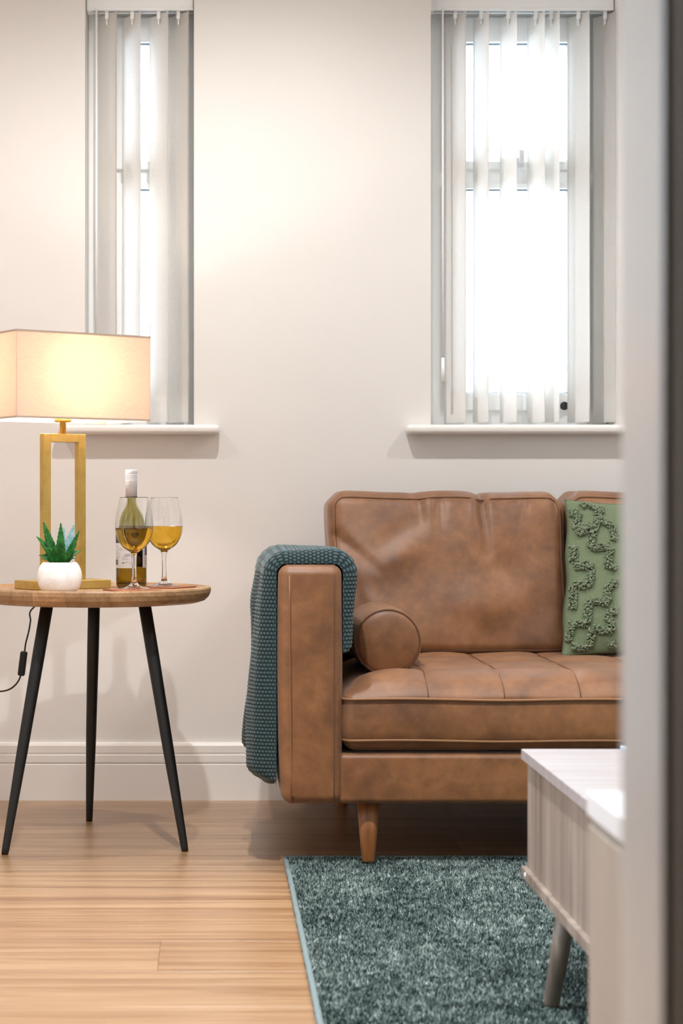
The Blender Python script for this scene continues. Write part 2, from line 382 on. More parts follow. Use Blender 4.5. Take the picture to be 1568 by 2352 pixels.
def window(n, x0, x1, lock):
    root = bpy.data.objects.new('window_%d' % n, None); COL.objects.link(root); root.location = ((x0+x1)/2, D+.13, ZS); org[root] = root.location.copy(); tag(root, kind='structure')
    yf = D+.13
    def ring(bm, a, b, z0, z1, wd, ya, yb, bev=.003):
        addbox(bm, (a, ya, z0), (a+wd, yb, z1), bev); addbox(bm, (b-wd, ya, z0), (b, yb, z1), bev)
        addbox(bm, (a+wd, ya, z0), (b-wd, yb, z0+wd), bev); addbox(bm, (a+wd, ya, z1-wd), (b-wd, yb, z1), bev)
    bm = bmesh.new(); ring(bm, x0, x1, ZS, ZT, .052, yf, yf+.065)
    zt0, zt1 = 1.600, 1.652
    addbox(bm, (x0+.052, yf, zt0), (x1-.052, yf+.065, zt1), .003)
    bmo('window_frame', bm, M_upvc, root)
    g = .103; e = .048
    for (z0, z1, nm) in ((zt1-.008, ZT-.044, 1), (ZS+.044, zt0+.008, 0)):
        bm = bmesh.new(); zi0 = z0+(.022 if nm else .045); zi1 = z1-(.066 if nm else .014)
        a, b = x0+e, x1-e
        addbox(bm, (a, yf-.012, z0), (x0+g, yf+.045, z1), .003); addbox(bm, (x1-g, yf-.012, z0), (b, yf+.045, z1), .003)
        addbox(bm, (x0+g, yf-.012, z0), (x1-g, yf+.045, zi0), .003); addbox(bm, (x0+g, yf-.012, zi1), (x1-g, yf+.045, z1), .003)
        s = bmo('sash', bm, M_upvc, root)
        bm = bmesh.new(); q = .0035
        addbox(bm, (x0+g, yf+.006, zi0), (x0+g+q, yf+.02, zi1)); addbox(bm, (x1-g-q, yf+.006, zi0), (x1-g, yf+.02, zi1))
        addbox(bm, (x0+g, yf+.006, zi0), (x1-g, yf+.02, zi0+q)); addbox(bm, (x0+g, yf+.006, zi1-q), (x1-g, yf+.02, zi1)); bmo('gasket', bm, M_gask, s)
        box('pane', (x0+g, yf+.018, zi0), (x1-g, yf+.024, zi1), M_pane, s)
    if lock:
        bm = bmesh.new(); hx = .808; hz = 1.662
        addbox(bm, (hx-.05, yf-.024, hz-.012), (hx+.012, yf-.012, hz+.012), .003); addbox(bm, (hx-.004, yf-.04, hz-.006), (hx+.010, yf-.024, hz+.030), .003)
        tag(bmo('window_handle', bm, mat('handle_metal', (226, 228, 230), .35, .0), root))
    lx = .927 if lock else -.12
    V, Fc = lathe([(.011, 0), (.011, .006), (.008, .008)], 20); V = [(lx+v[0], yf-.012-v[2], 1.020+v[1]) for v in V]
    pyd('lock_button', V, Fc, M_dark if lock else M_upvc, root)
    # sill board: reveal part plus a nose with horns past the reveal
    bm = bmesh.new(); addbox(bm, (x0, D-.001, ZS-.0243), (x1, yf, ZS), 0)
    V, Fc = pbox((x0-.066, D-.042, ZS-.0243), (x1+.066, D, ZS), .0105, .1, k=4)
    me = bpy.data.meshes.new('t'); me.from_pydata(V.tolist(), [], Fc); bm.from_mesh(me)
    bmo('sill_board', bm, M_trim, root)
    return root
window(1, *WIN[0], False); window(2, *WIN[1], True)

def side_window():  # unseen window in the left wall, inferred from the cool side light
    root = bpy.data.objects.new('window_3', None); COL.objects.link(root); root.location = (XL-.1, 2.11, 1.0); org[root] = root.location.copy(); tag(root, kind='structure')
    bm = bmesh.new(); ya, yb, zt = 1.25, 2.97, 2.2; x0, x1 = XL-.14, XL-.07
    for a, b in ((ya, ya+.06), (2.08, 2.14), (yb-.06, yb)): addbox(bm, (x0, a, 1.0), (x1, b, zt), .003)
    addbox(bm, (x0, ya+.06, 1.0), (x1, 2.08, 1.06), .003); addbox(bm, (x0, 2.14, 1.0), (x1, yb-.06, 1.06), .003); addbox(bm, (x0, ya+.06, zt-.06), (x1, 2.08, zt), .003); addbox(bm, (x0, 2.14, zt-.06), (x1, yb-.06, zt), .003)
    bmo('window_frame', bm, M_upvc, root)
    box('pane', (XL-.11, ya+.06, 1.06), (XL-.104, 2.08, zt-.06), M_pane, root); box('pane', (XL-.11, 2.14, 1.06), (XL-.104, yb-.06, zt-.06), M_pane, root)
side_window()

DL = ['over the left end of the sofa', 'over the right end of the sofa', 'nearest the lamp corner', 'over the rug', 'over the right wall by the cabinets', 'under the wide side window']
for (x, y), so in zip(DOWN, DOWNOBJ):
    t = thing('ceiling_downlight', (x, y, CEIL), 'round white ceiling downlight '+DL.pop(0), 'light', 'ceiling downlights')
    lath('bezel', [(.030, CEIL-.001), (.046, CEIL-.001), (.046, CEIL-.006), (.033, CEIL-.008), (.030, CEIL-.006)], M_upvc, t, n=32, c=(x, y))
    so.parent = t; so.location = (0, 0, -.03)

# ------------------------------------------------------------------ blinds
def slat_mesh(xl, xr, idx):
    dm = 4.965
    Xf = (xr-PX)*(dm-.037)/F; Xb = (xl-PX)*(dm+.037)/F; lat = Xf-Xb
    dep = max(.03, math.sqrt(max(0, .089**2-lat**2)))/2
    zt, zb = 2.039, .9746; n, m = 10, 14; V = []; th = .0009
    nrm = Vector((dep*2, lat, 0)).normalized()
    for side in (1, -1):
        for i in range(m+1):
            z = zb+(zt-zb)*i/m; sway = .0008*math.sin(i*.7+idx*2.1)*(1-i/m)
            for j in range(n+1):
                t = j/n; c = .0045*(1-(2*t-1)**2)*math.copysign(1, .5)
                p = Vector((Xb+lat*t, dm+dep-2*dep*t, z))+nrm*(c+side*th/2+sway)
                V.append(tuple(p))
    Fc = []; o = (m+1)*(n+1)
    for i in range(m):
        for j in range(n):
            a = i*(n+1)+j; q = (a, a+1, a+n+2, a+n+1); Fc.append(q); Fc.append(tuple(o+k for k in q[::-1]))
    bd = [j for j in range(n+1)]+[i*(n+1)+n for i in range(1, m+1)]+[m*(n+1)+j for j in range(n-1, -1, -1)]+[i*(n+1) for i in range(m-1, 0, -1)]
    for i in range(len(bd)):
        a, b = bd[i], bd[(i+1) % len(bd)]; Fc.append((a, b, o+b, o+a))
    return V, Fc, ((Xf+Xb)/2, dm)
def blind(win, pairs, label, wandpx):
    x0, x1 = WIN[win]; t = thing('vertical_blind', ((x0+x1)/2, 4.965, 2.05), label, 'blind')
    bm = bmesh.new(); a, b = x0+.002, x1-.002
    addbox(bm, (a, 4.945, 2.052), (b, 4.985, 2.0895), .003)
    addbox(bm, (a, 4.945, 2.045), (b, 4.9585, 2.053), .0015); addbox(bm, (a, 4.9715, 2.045), (b, 4.985, 2.053), .0015)
    addbox(bm, (a-.0005, 4.943, 2.043), (a+.012, 4.987, 2.0895), .002)
    hr = bmo('headrail', bm, M_upvc, t)
    box('track_slot', (a+.012, 4.9586, 2.0465), (b, 4.9714, 2.0515), M_gask, hr)
    for i, (l, r) in enumerate(pairs):
        V, Fc, (cx, cy) = slat_mesh(l, r, i+win*7); s = pyd('slat', V, Fc, M_slat, t)
        bm = bmesh.new(); addbox(bm, (cx-.005, cy-.006, 2.026), (cx+.005, cy+.006, 2.049), .002); addbox(bm, (cx-.002, cy-.004, 2.012), (cx+.002, cy+.012, 2.030), .001)
        bmo('carrier', bm, M_upvc, s)
    X = (wandpx-PX)*4.925/F
    wd = tubes('wand', [([(X, 4.93, 2.045), (X, 4.928, 1.6), (X, 4.926, 1.15)], .0028, 8)], M_upvc, t)
    tubes('wand_grip', [([(X, 4.926, 1.14), (X, 4.926, 1.08)], .0045, 10)], M_upvc, wd)
    return t
blind(0, [(223, 268), (284, 323), (343, 386), (386, 433)], 'narrow white vertical blind in the window above the lamp', 221)
blind(1, [(1020, 1070), (1087, 1122), (1148, 1186), (1211, 1250), (1248, 1284), (1303, 1353), (1362, 1416)], 'wider white vertical blind in the window above the sofa', 1017)

# ------------------------------------------------------------------ sofa
FX = 3.917; AX0, AX1, AZ0, AZ1 = .1363, .2660, .1404, .6346; YB = 4.868
SX1 = AX1+3*.568; W2 = SX1
def sofa():
    t = thing('sofa', ((AX0+SX1+.13)/2, 4.39, 0), 'tan suede leather sofa with track arms, bolster and tufted bench seat against back wall', 'sofa')
    def armfn(x0):
        def fn(V):
            c = (x0+x0+.1297)/2
            f = np.exp(-((V[:, 2]-AZ0)/.10)); V[:, 0] = c+(V[:, 0]-c)*(1-.11*f*(np.sign(V[:, 0]-c)*(1 if x0 < 1 else -1) < 0))
            mid = np.exp(-((V[:, 2]-.4)/.2)**2); V[:, 0] += np.sign(V[:, 0]-c)*.0025*mid
            bul = np.clip((FX+.03-V[:, 1])/.03, 0, 1); V[:, 1] -= .005*bul*np.cos((V[:, 0]-c)/.066*1.4)
            return V
        return fn
    for x0 in (AX0, SX1):
        V, Fc = pbox((x0, FX, AZ0), (x0+.1297, YB, AZ1), .022, .03, armfn(x0)); a = pyd('arm', V, Fc, M_lea, t)
        sp = []
        for xs in (x0+.0250, x0+.1147):
            k = 1 if x0 > 1 else 0
            path = [(xs+(.004 if xs < x0+.05 else -.001)*(1-i/6) if i < 6 else xs, FX-.0022-.001*math.sin(i/8*3.1), AZ0+.004+(AZ1-.026-AZ0)*i/8) for i in range(9)]
            path += [(xs, FX+.022-.0225*math.cos(a_), AZ1-.022+.0225*math.sin(a_)) for a_ in np.linspace(.15, math.pi/2, 6)]
            path += [(xs, 4.4, AZ1+.0006), (xs, YB-.03, AZ1+.0006)]
            sp.append((path, .0009, 6))
        tubes('seam', sp, M_seam, a)
        sp2 = [([(q[0]-.003, q[1]-.0003, q[2]) for q in s[0][:9]], .0016, 6) for s in sp[:1]]
        tubes('seam_ridge', sp2, M_pipe, a)
    # base rail
    V, Fc = pbox((AX1-.006, FX+.004, AZ0+.001), (SX1+.006, YB, .2445), .012, .06); pyd('base_rail', V, Fc, M_lea, t)
    V, Fc = pbox((AX1-.004, 4.745, .236), (SX1+.004, YB, .600), .03, .05); pyd('back_frame', V, Fc, M_lea, t)
    # seat
    x0, x1, y0, y1, z0, z1 = .2695, SX1-.0035, 3.9165, 4.728, .2475, .414
    def seatfn(V):
        X, Y, Z = V[:, 0].copy(), V[:, 1].copy(), V[:, 2].copy()
        top = sstep(.352, .40, Z)
        fr = np.sqrt(np.clip(1-(1-np.clip((Y-y0)/.13, 0, 1))**2.2, 0, 1)); fl = np.sqrt(np.clip(1-(1-np.clip((X-x0)/.13, 0, 1))**2.2, 0, 1)); fe = np.sqrt(np.clip(1-(1-np.clip((x1-X)/.13, 0, 1))**2.2, 0, 1))
        f = fr*fl*fe; up = Z > .357
        Z = np.where(up, .357+(Z-.357)*(.06+.94*f), Z)
        gx = np.abs((X-.443+.157/2) % .157-.157/2); gy = np.abs((Y-3.915) % .160); gy = np.minimum(gy, .160-gy); gy = np.where(Y < 3.99, 1, gy)
        gr = .0022*np.exp(-(gx/.007)**2)+.002*np.exp(-(gy/.008)**2)+.0030*np.exp(-(gx/.03)**2)+.0035*np.exp(-(gy/.03)**2)
        Z -= up*gr*top*sstep(y0, y0+.05, Y)
        Z -= up*.010*np.exp(-((X-.34)/.12)**2)*sstep(3.99, 4.10, Y)
        # lower side roundness
        lowf = np.clip((z0+.03-Z)/.03, 0, 1); Y = np.where(Y < y0+.06, Y+.012*lowf, Y)
        bul = np.exp(-((Z-.31)/.045)**2)*(Y < y0+.03); Y = Y-.006*bul; X = X-.004*np.exp(-((Z-.31)/.05)**2)*(X < x0+.03)
        Z += up*.0016*np.sin(X*31+np.sin(Y*23))*np.cos(Y*29)
        return np.stack([X, Y, Z], 1)
    V, Fc = pbox((x0, y0, z0), (x1, y1, z1), .030, (.0052, .0075, .012), seatfn, k=6); st = pyd('seat_cushion', V, Fc, M_lea, t)
    def rrect(xa, xb, ya, yb, z, r, wob=0):
        P = []
        for cx, cy, a0 in ((xb-r, yb-r, 0), (xa+r, yb-r, 90), (xa+r, ya+r, 180), (xb-r, ya+r, 270)):
            for a in np.linspace(a0, a0+90, 8): P.append((cx+r*math.cos(math.radians(a)), cy+r*math.sin(math.radians(a)), z))
        Q = []
        for i in range(len(P)):
            p, q = np.array(P[i]), np.array(P[(i+1) % len(P)]); m = max(1, int(np.linalg.norm(q-p)/.03))
            for k in range(m): Q.append(p+(q-p)*k/m)
        Q = np.array(Q); Q[:, 2] += wob*np.sin(Q[:, 0]*17+1)+wob*.8*np.sin(Q[:, 0]*7); return Q
    tubes('piping', [(rrect(x0-.003, x1+.001, y0-.0065, y1, .3575, .030, .0012), .0032, 8, True), (rrect(x0-.002, x1+.001, y0-.002, y1, .2720, .03, .001), .0030, 8, True)], M_pipe, st)
    seams = []
    for k in range(0, 10):
        xs = .443+.157*k
        if xs > x1-.08: break
        p = []
        for yy in np.linspace(y0-.004, 4.50, 50):
            f = math.sqrt(max(0, 1-(1-min(1, max(0, (yy-y0)/.13)))**2.2))
            z = .357+(.057)*(.06+.94*f)-.0046*float(sstep(y0, y0+.05, np.array(yy)))
            p.append((xs+.001*math.sin(yy*60), yy, z))
        seams.append((p, .0009, 5))
    tubes('tufting_seam', seams, M_seam, st)
    # back cushions
    def backcushion(cx, w_, shift, wr):
        xa, xb = cx-w_/2, cx+w_/2; zc0, zc1 = .402, .7915; ya, yb = 4.462+shift, 4.655+shift
        def fn(V):
            X, Y, Z = V[:, 0].copy(), V[:, 1].copy(), V[:, 2].copy()
            u = (X-xa)/w_; v = (Z-zc0)/(zc1-zc0); fr = np.clip((yb-.05-Y)/(yb-.05-ya), 0, 1)
            puff = (np.clip(1-(2*u-1)**2, 0, 1)**.45)*(np.clip(1-(2*v-1)**2, 0, 1)**.45)
            # wrinkles, measured on the photograph's cushion in (u,v) units
            dp = np.zeros_like(X)
            for (u0, v0, u1, v1, wd, am) in wr:
                du, dv = (u1-u0), (v1-v0); Lq = math.hypot(du*w_, dv*.39)+1e-9
                tt = np.clip(((u-u0)*du*w_*w_+(v-v0)*dv*.39*.39)/(Lq*Lq), -.0, 1)
                ds = np.hypot((u-u0-tt*du)*w_, (v-v0-tt*dv)*.39); dp += 1.3*am*np.exp(-(ds/wd)**2)*(np.sin(np.pi*np.clip(.12+.8*tt, 0, 1)) if (v0 < .9 and u0 > .05) else (1-.75*tt))
            Y = Y-fr*(.036*puff)+fr*dp
            lump = .0035*np.sin(u*9+1.3*np.sin(v*5))*np.sin(v*8+u*3); Y += fr*lump
            Z = Z+np.where(v > .5, 1, 0)*(v-.5)*2*(.002*np.sin(u*14+.6)-.007*np.exp(-((u-.645)/.035)**2)-.003*np.exp(-((u-.37)/.04)**2)-.006*np.clip((u-.8)/.2, 0, 1)**2)
            # rounded corners in plan of the front
            cr = .022; 
            for ux, sgn in ((0, 1), (1, -1)):
                e = np.clip(1-np.abs(u-ux)*w_/.05, 0, 1); tv = np.clip(1-np.abs(v-1)*.39/.05, 0, 1); X = X+sgn*.016*e*e*tv*tv; Z = Z-.012*e*e*tv*tv
                bv = np.clip(1-v*.39/.05, 0, 1); X = X+sgn*.012*e*e*bv*bv
            X = X+np.sign(u-.5)*.004*np.sin(v*9)*np.clip(np.abs(2*u-1)-.8, 0, 1)*5*.5
            Y = Y+.125*(Z-zc0)/.39
            return np.stack([X, Y, Z], 1)
        V, Fc = pbox((xa, ya, zc0), (xb, yb, zc1), .034, (.0075, .03, .0075), fn, k=7); c = pyd('back_cushion', V, Fc, M_lea, t)
        # seam where front panel meets gusset: follow the same deformation
        r = .034; P = []
        e = .0165
        for i in range(120):
            s = i/120*4; q = s % 1; k = int(s)
            uu, vv = [(q, 0), (1, q), (1-q, 1), (0, 1-q)][k]
            P.append((xa+e+(w_-2*e)*uu, 0, zc0+e+(zc1-zc0-2*e)*vv))
        P = np.array(P); cc = .022                                     # round the corners
        lo = np.array([xa+e+cc, zc0+e+cc]); hi = np.array([xb-e-cc, zc1-e-cc]); q2 = P[:, [0, 2]]; inn = np.clip(q2, lo, hi); dv = q2-inn; ln = np.linalg.norm(dv, axis=1)
        cm = (np.abs(dv[:, 0]) > 1e-9) & (np.abs(dv[:, 1]) > 1e-9); q2 = np.where(cm[:, None], inn+dv/np.maximum(ln, 1e-9)[:, None]*cc, q2)
        P[:, 0] = q2[:, 0]; P[:, 2] = q2[:, 1]; P[:, 1] = ya+.0048
        P2 = fn(P.copy()); P2[:, 1] -= .0015
        tubes('seam', [(P2, .0010, 6, True)], M_seam, c)
        tubes('seam_ridge', [(P2+np.array([0, .0028, .0])+(P2-P2.mean(0))*np.array([.006, 0, .01]), .0022, 6, True)], M_pipe, c)
        return c
    WR = [(.645, 1.0, .66, .62, .010, .016), (.62, .98, .60, .82, .010, -.006), (.375, .98, .385, .82, .010, .009), (.47, .97, .465, .80, .012, .009), (.43, .95, .42, .8, .014, -.005),
          (.85, .97, .80, .80, .012, .007), (.96, .96, .95, .84, .010, .007), (.03, .72, .20, .52, .014, .009), (.03, .50, .22, .25, .020, .009), (.10, .42, .30, .15, .02, -.008),
          (.40, .72, .15, .50, .030, -.007), (.38, .82, .18, .62, .026, .005), (.68, .60, .80, .40, .03, .006), (.5, .35, .75, .28, .05, -.006), (.9, .3, .6, .1, .04, .005)]
    backcushion(.277+.285, .568, 0, WR)
    WR2 = [(.3, 1, .33, .7, .012, .012), (.7, 1, .66, .7, .012, .010), (.05, .6, .25, .4, .02, .008)]
    backcushion(.277+.285+.572, .568, .006, WR2); backcushion(.277+.285+1.140, .560, .0, WR2)
    # bolster
    def bols(cx, name='bolster', flip=False):
        cz = .4625; r = .0715; ya, yb = 4.095, 4.44
        prof = [(0, -.009), (.03, -.0075), (.055, -.003), (.066, .002), (.0705, .010), (.072, .03), (.0735, .10), (.074, .17), (.0735, .25), (.072, .315), (.068, .335), (.055, .342), (0, .345)]
        P = sm([(a, b, 0) for a, b in prof], 5)[:, :2]; P[:, 0] = np.clip(P[:, 0], 0, 1)
        V, Fc = lathe(P, 64); V = np.array(V)
        V = np.stack([cx+V[:, 0], ya+V[:, 2], cz+V[:, 1]], 1); b = pyd(name, V, Fc, M_lea, t)
        ring = [(cx+.0690*math.cos(a), ya+.0035, cz+.0690*math.sin(a)) for a in np.linspace(0, 2*math.pi, 60, endpoint=False)]
        tubes('seam', [(ring, .0015, 6, True)], M_seam, b)
        ring = [(cx+.0712*math.cos(a), ya+.0065, cz+.0712*math.sin(a)) for a in np.linspace(0, 2*math.pi, 60, endpoint=False)]
        tubes('seam_ridge', [(ring, .002, 6, True)], M_pipe, b)
    bols(.3775); bols(SX1-.09)
    for lx, ly in ((.325, 3.972), (SX1+.13-(.325-AX0), 3.972), (.325, 4.80), (SX1+.13-(.325-AX0), 4.80)):
        zb = .0135 if ly < 4 else 0
        bm = bmesh.new(); V, Fc = lathe([(.0125, zb), (.0138, zb+.003), (.0190, .075), (.0235, .1425)], 28, (lx, ly)); 
        o = pyd('leg', V, Fc, M_leg, t)
        bm.free()
    return t
sofa()

# ------------------------------------------------------------------ throw over the arm
def throw():
    y0, y1 = 3.934, 4.43; n_v = 330; R = .016
    # path along the arm section: outer bottom -> over the top -> inner side; param s in metres
    g = .0015; xo, xi, zt = AX0-g-.0025, AX1+g+.0025, AZ1+g; rc = .022
    zo, zi = .176, .452
    seg = [np.array([(xo, z) for z in np.linspace(zo, zt-rc, 300)])]
    seg.append(np.array([(xo+rc-rc*math.cos(a), zt-rc+rc*math.sin(a)) for a in np.linspace(0, math.pi/2, 24)])[1:])
    seg.append(np.array([(x, zt) for x in np.linspace(xo+rc, xi-rc, 60)])[1:])
    seg.append(np.array([(xi-rc+rc*math.sin(a), zt-rc+rc*math.cos(a)) for a in np.linspace(0, math.pi/2, 24)])[1:])
    seg.append(np.array([(xi, z) for z in np.linspace(zt-rc, zi, 100)])[1:])
    P = np.concatenate(seg); dl = np.r_[0, np.cumsum(np.linalg.norm(np.diff(P, axis=0), axis=1))]
    S = np.linspace(0, dl[-1], 620); P = np.stack([np.interp(S, dl, P[:, 0]), np.interp(S, dl, P[:, 1])], 1)
    T = np.gradient(P, axis=0); T /= np.linalg.norm(T, axis=1)[:, None]; Nn = np.stack([-T[:, 1], T[:, 0]], 1)
    sT = dl[300+12]   # where the top begins
    # rows: front arc, flat, rear arc
    arc = np.linspace(0, math.pi/2, 28); fl = np.linspace(0, 1, n_v-56)[1:-1]
    rowy = np.concatenate([y0+R*(1-np.cos(arc)), y0+R+(y1-y0-2*R)*fl, y1-R*(1-np.cos(arc[::-1]))])
    rowt = np.concatenate([np.sin(arc), np.ones(len(fl)), np.sin(arc[::-1])])
    SS, YY = np.meshgrid(S, rowy, indexing='xy'); TT = np.repeat(rowt[:, None], len(S), 1)
    side = 1-sstep(sT-.10, sT+.02, SS)                      # 1 on the hanging outer side
    low = 1-sstep(0, .35, SS)
    th = .028+side*(.008+.012*low)
    folds = .5+.5*np.sin((YY-y0)/.155*2*math.pi-1.9+1.3*low); th = th+side*(.017*(folds-.5)+.007*np.sin((YY-y0)*23+SS*4))
    th += .003*np.sin(SS*16+YY*9)
    inn = sstep(dl[-1]-.20, dl[-1]-.05, SS); th *= 1-.35*inn
    # rounded lower ends
    eb = np.clip(SS/.035, 0, 1); th *= np.sqrt(np.clip(1-(1-eb)**2, 0, 1)); ee = np.clip((dl[-1]-SS)/.02, 0, 1); th *= np.sqrt(np.clip(1-(1-ee)**2, 0, 1))
    th *= TT
    # hem rises and falls a little with depth on the outer side
    X = P[:, 0][None, :]+Nn[:, 0][None, :]*th; Z = P[:, 1][None, :]+Nn[:, 1][None, :]*th
    hem = (.012+.03*(YY-y0))*low**1.5*np.cos((YY-y0)*19); Z = Z+hem*(1-sstep(0, .4, SS))
    V = np.stack([X, YY, Z], 2)
    du = np.gradient(V, axis=1); dv = np.gradient(V, axis=0); nr = np.cross(dv, du); nl = np.linalg.norm(nr, axis=2); nr /= nl[:, :, None]+1e-12
    # outwards = away from the arm path
    sgn = np.sign(nr[:, :, 0]*Nn[:, 0][None, :]+nr[:, :, 2]*Nn[:, 1][None, :]+1e-6); sg = 1 if np.median(sgn) > 0 else -1; nr *= sg
    # knit coordinates measured along the cloth
    vlen = np.cumsum(np.r_[np.zeros((1, V.shape[1])), np.linalg.norm(np.diff(V, axis=0), axis=2)], axis=0)
    ulen = SS; p = .0082
    ju = ulen/p; jv = vlen/p*1.15
    row = np.floor(ju); a = (ju-row-.5); b = ((jv+.5*(row % 2)) % 1)-.5
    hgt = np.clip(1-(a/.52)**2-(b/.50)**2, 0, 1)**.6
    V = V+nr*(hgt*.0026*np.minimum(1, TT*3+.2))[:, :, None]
    nv, nu = V.shape[:2]; VV = V.reshape(-1, 3)
    ii = np.arange(nv-1)[:, None]*nu+np.arange(nu-1)[None, :]; Fq = np.stack([ii, ii+1, ii+nu+1, ii+nu], -1).reshape(-1, 4)
    # inner lining against the arm closes the sheet
    inner = np.stack([np.repeat(P[:, 0][None, :], 2, 0)+Nn[:, 0][None, :]*.0008, np.array([[y0], [y1]])*np.ones((1, nu)), np.repeat(P[:, 1][None, :], 2, 0)+Nn[:, 1][None, :]*.0008], 2).reshape(-1, 3)
    o = len(VV); jj = np.arange(nu-1); F2 = np.stack([o+jj, o+nu+jj, o+nu+jj+1, o+jj+1], 1)
    ob = pyd('knitted_throw', np.concatenate([VV, inner]), np.concatenate([Fq, F2]), M_knit, origin=(AX0, 4.2, AZ1))
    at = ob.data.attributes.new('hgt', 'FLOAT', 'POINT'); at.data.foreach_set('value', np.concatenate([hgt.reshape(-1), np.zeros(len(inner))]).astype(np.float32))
    tag(ob, 'dark teal chunky knitted throw draped over the sofa arm beside the table', 'blanket')
throw()

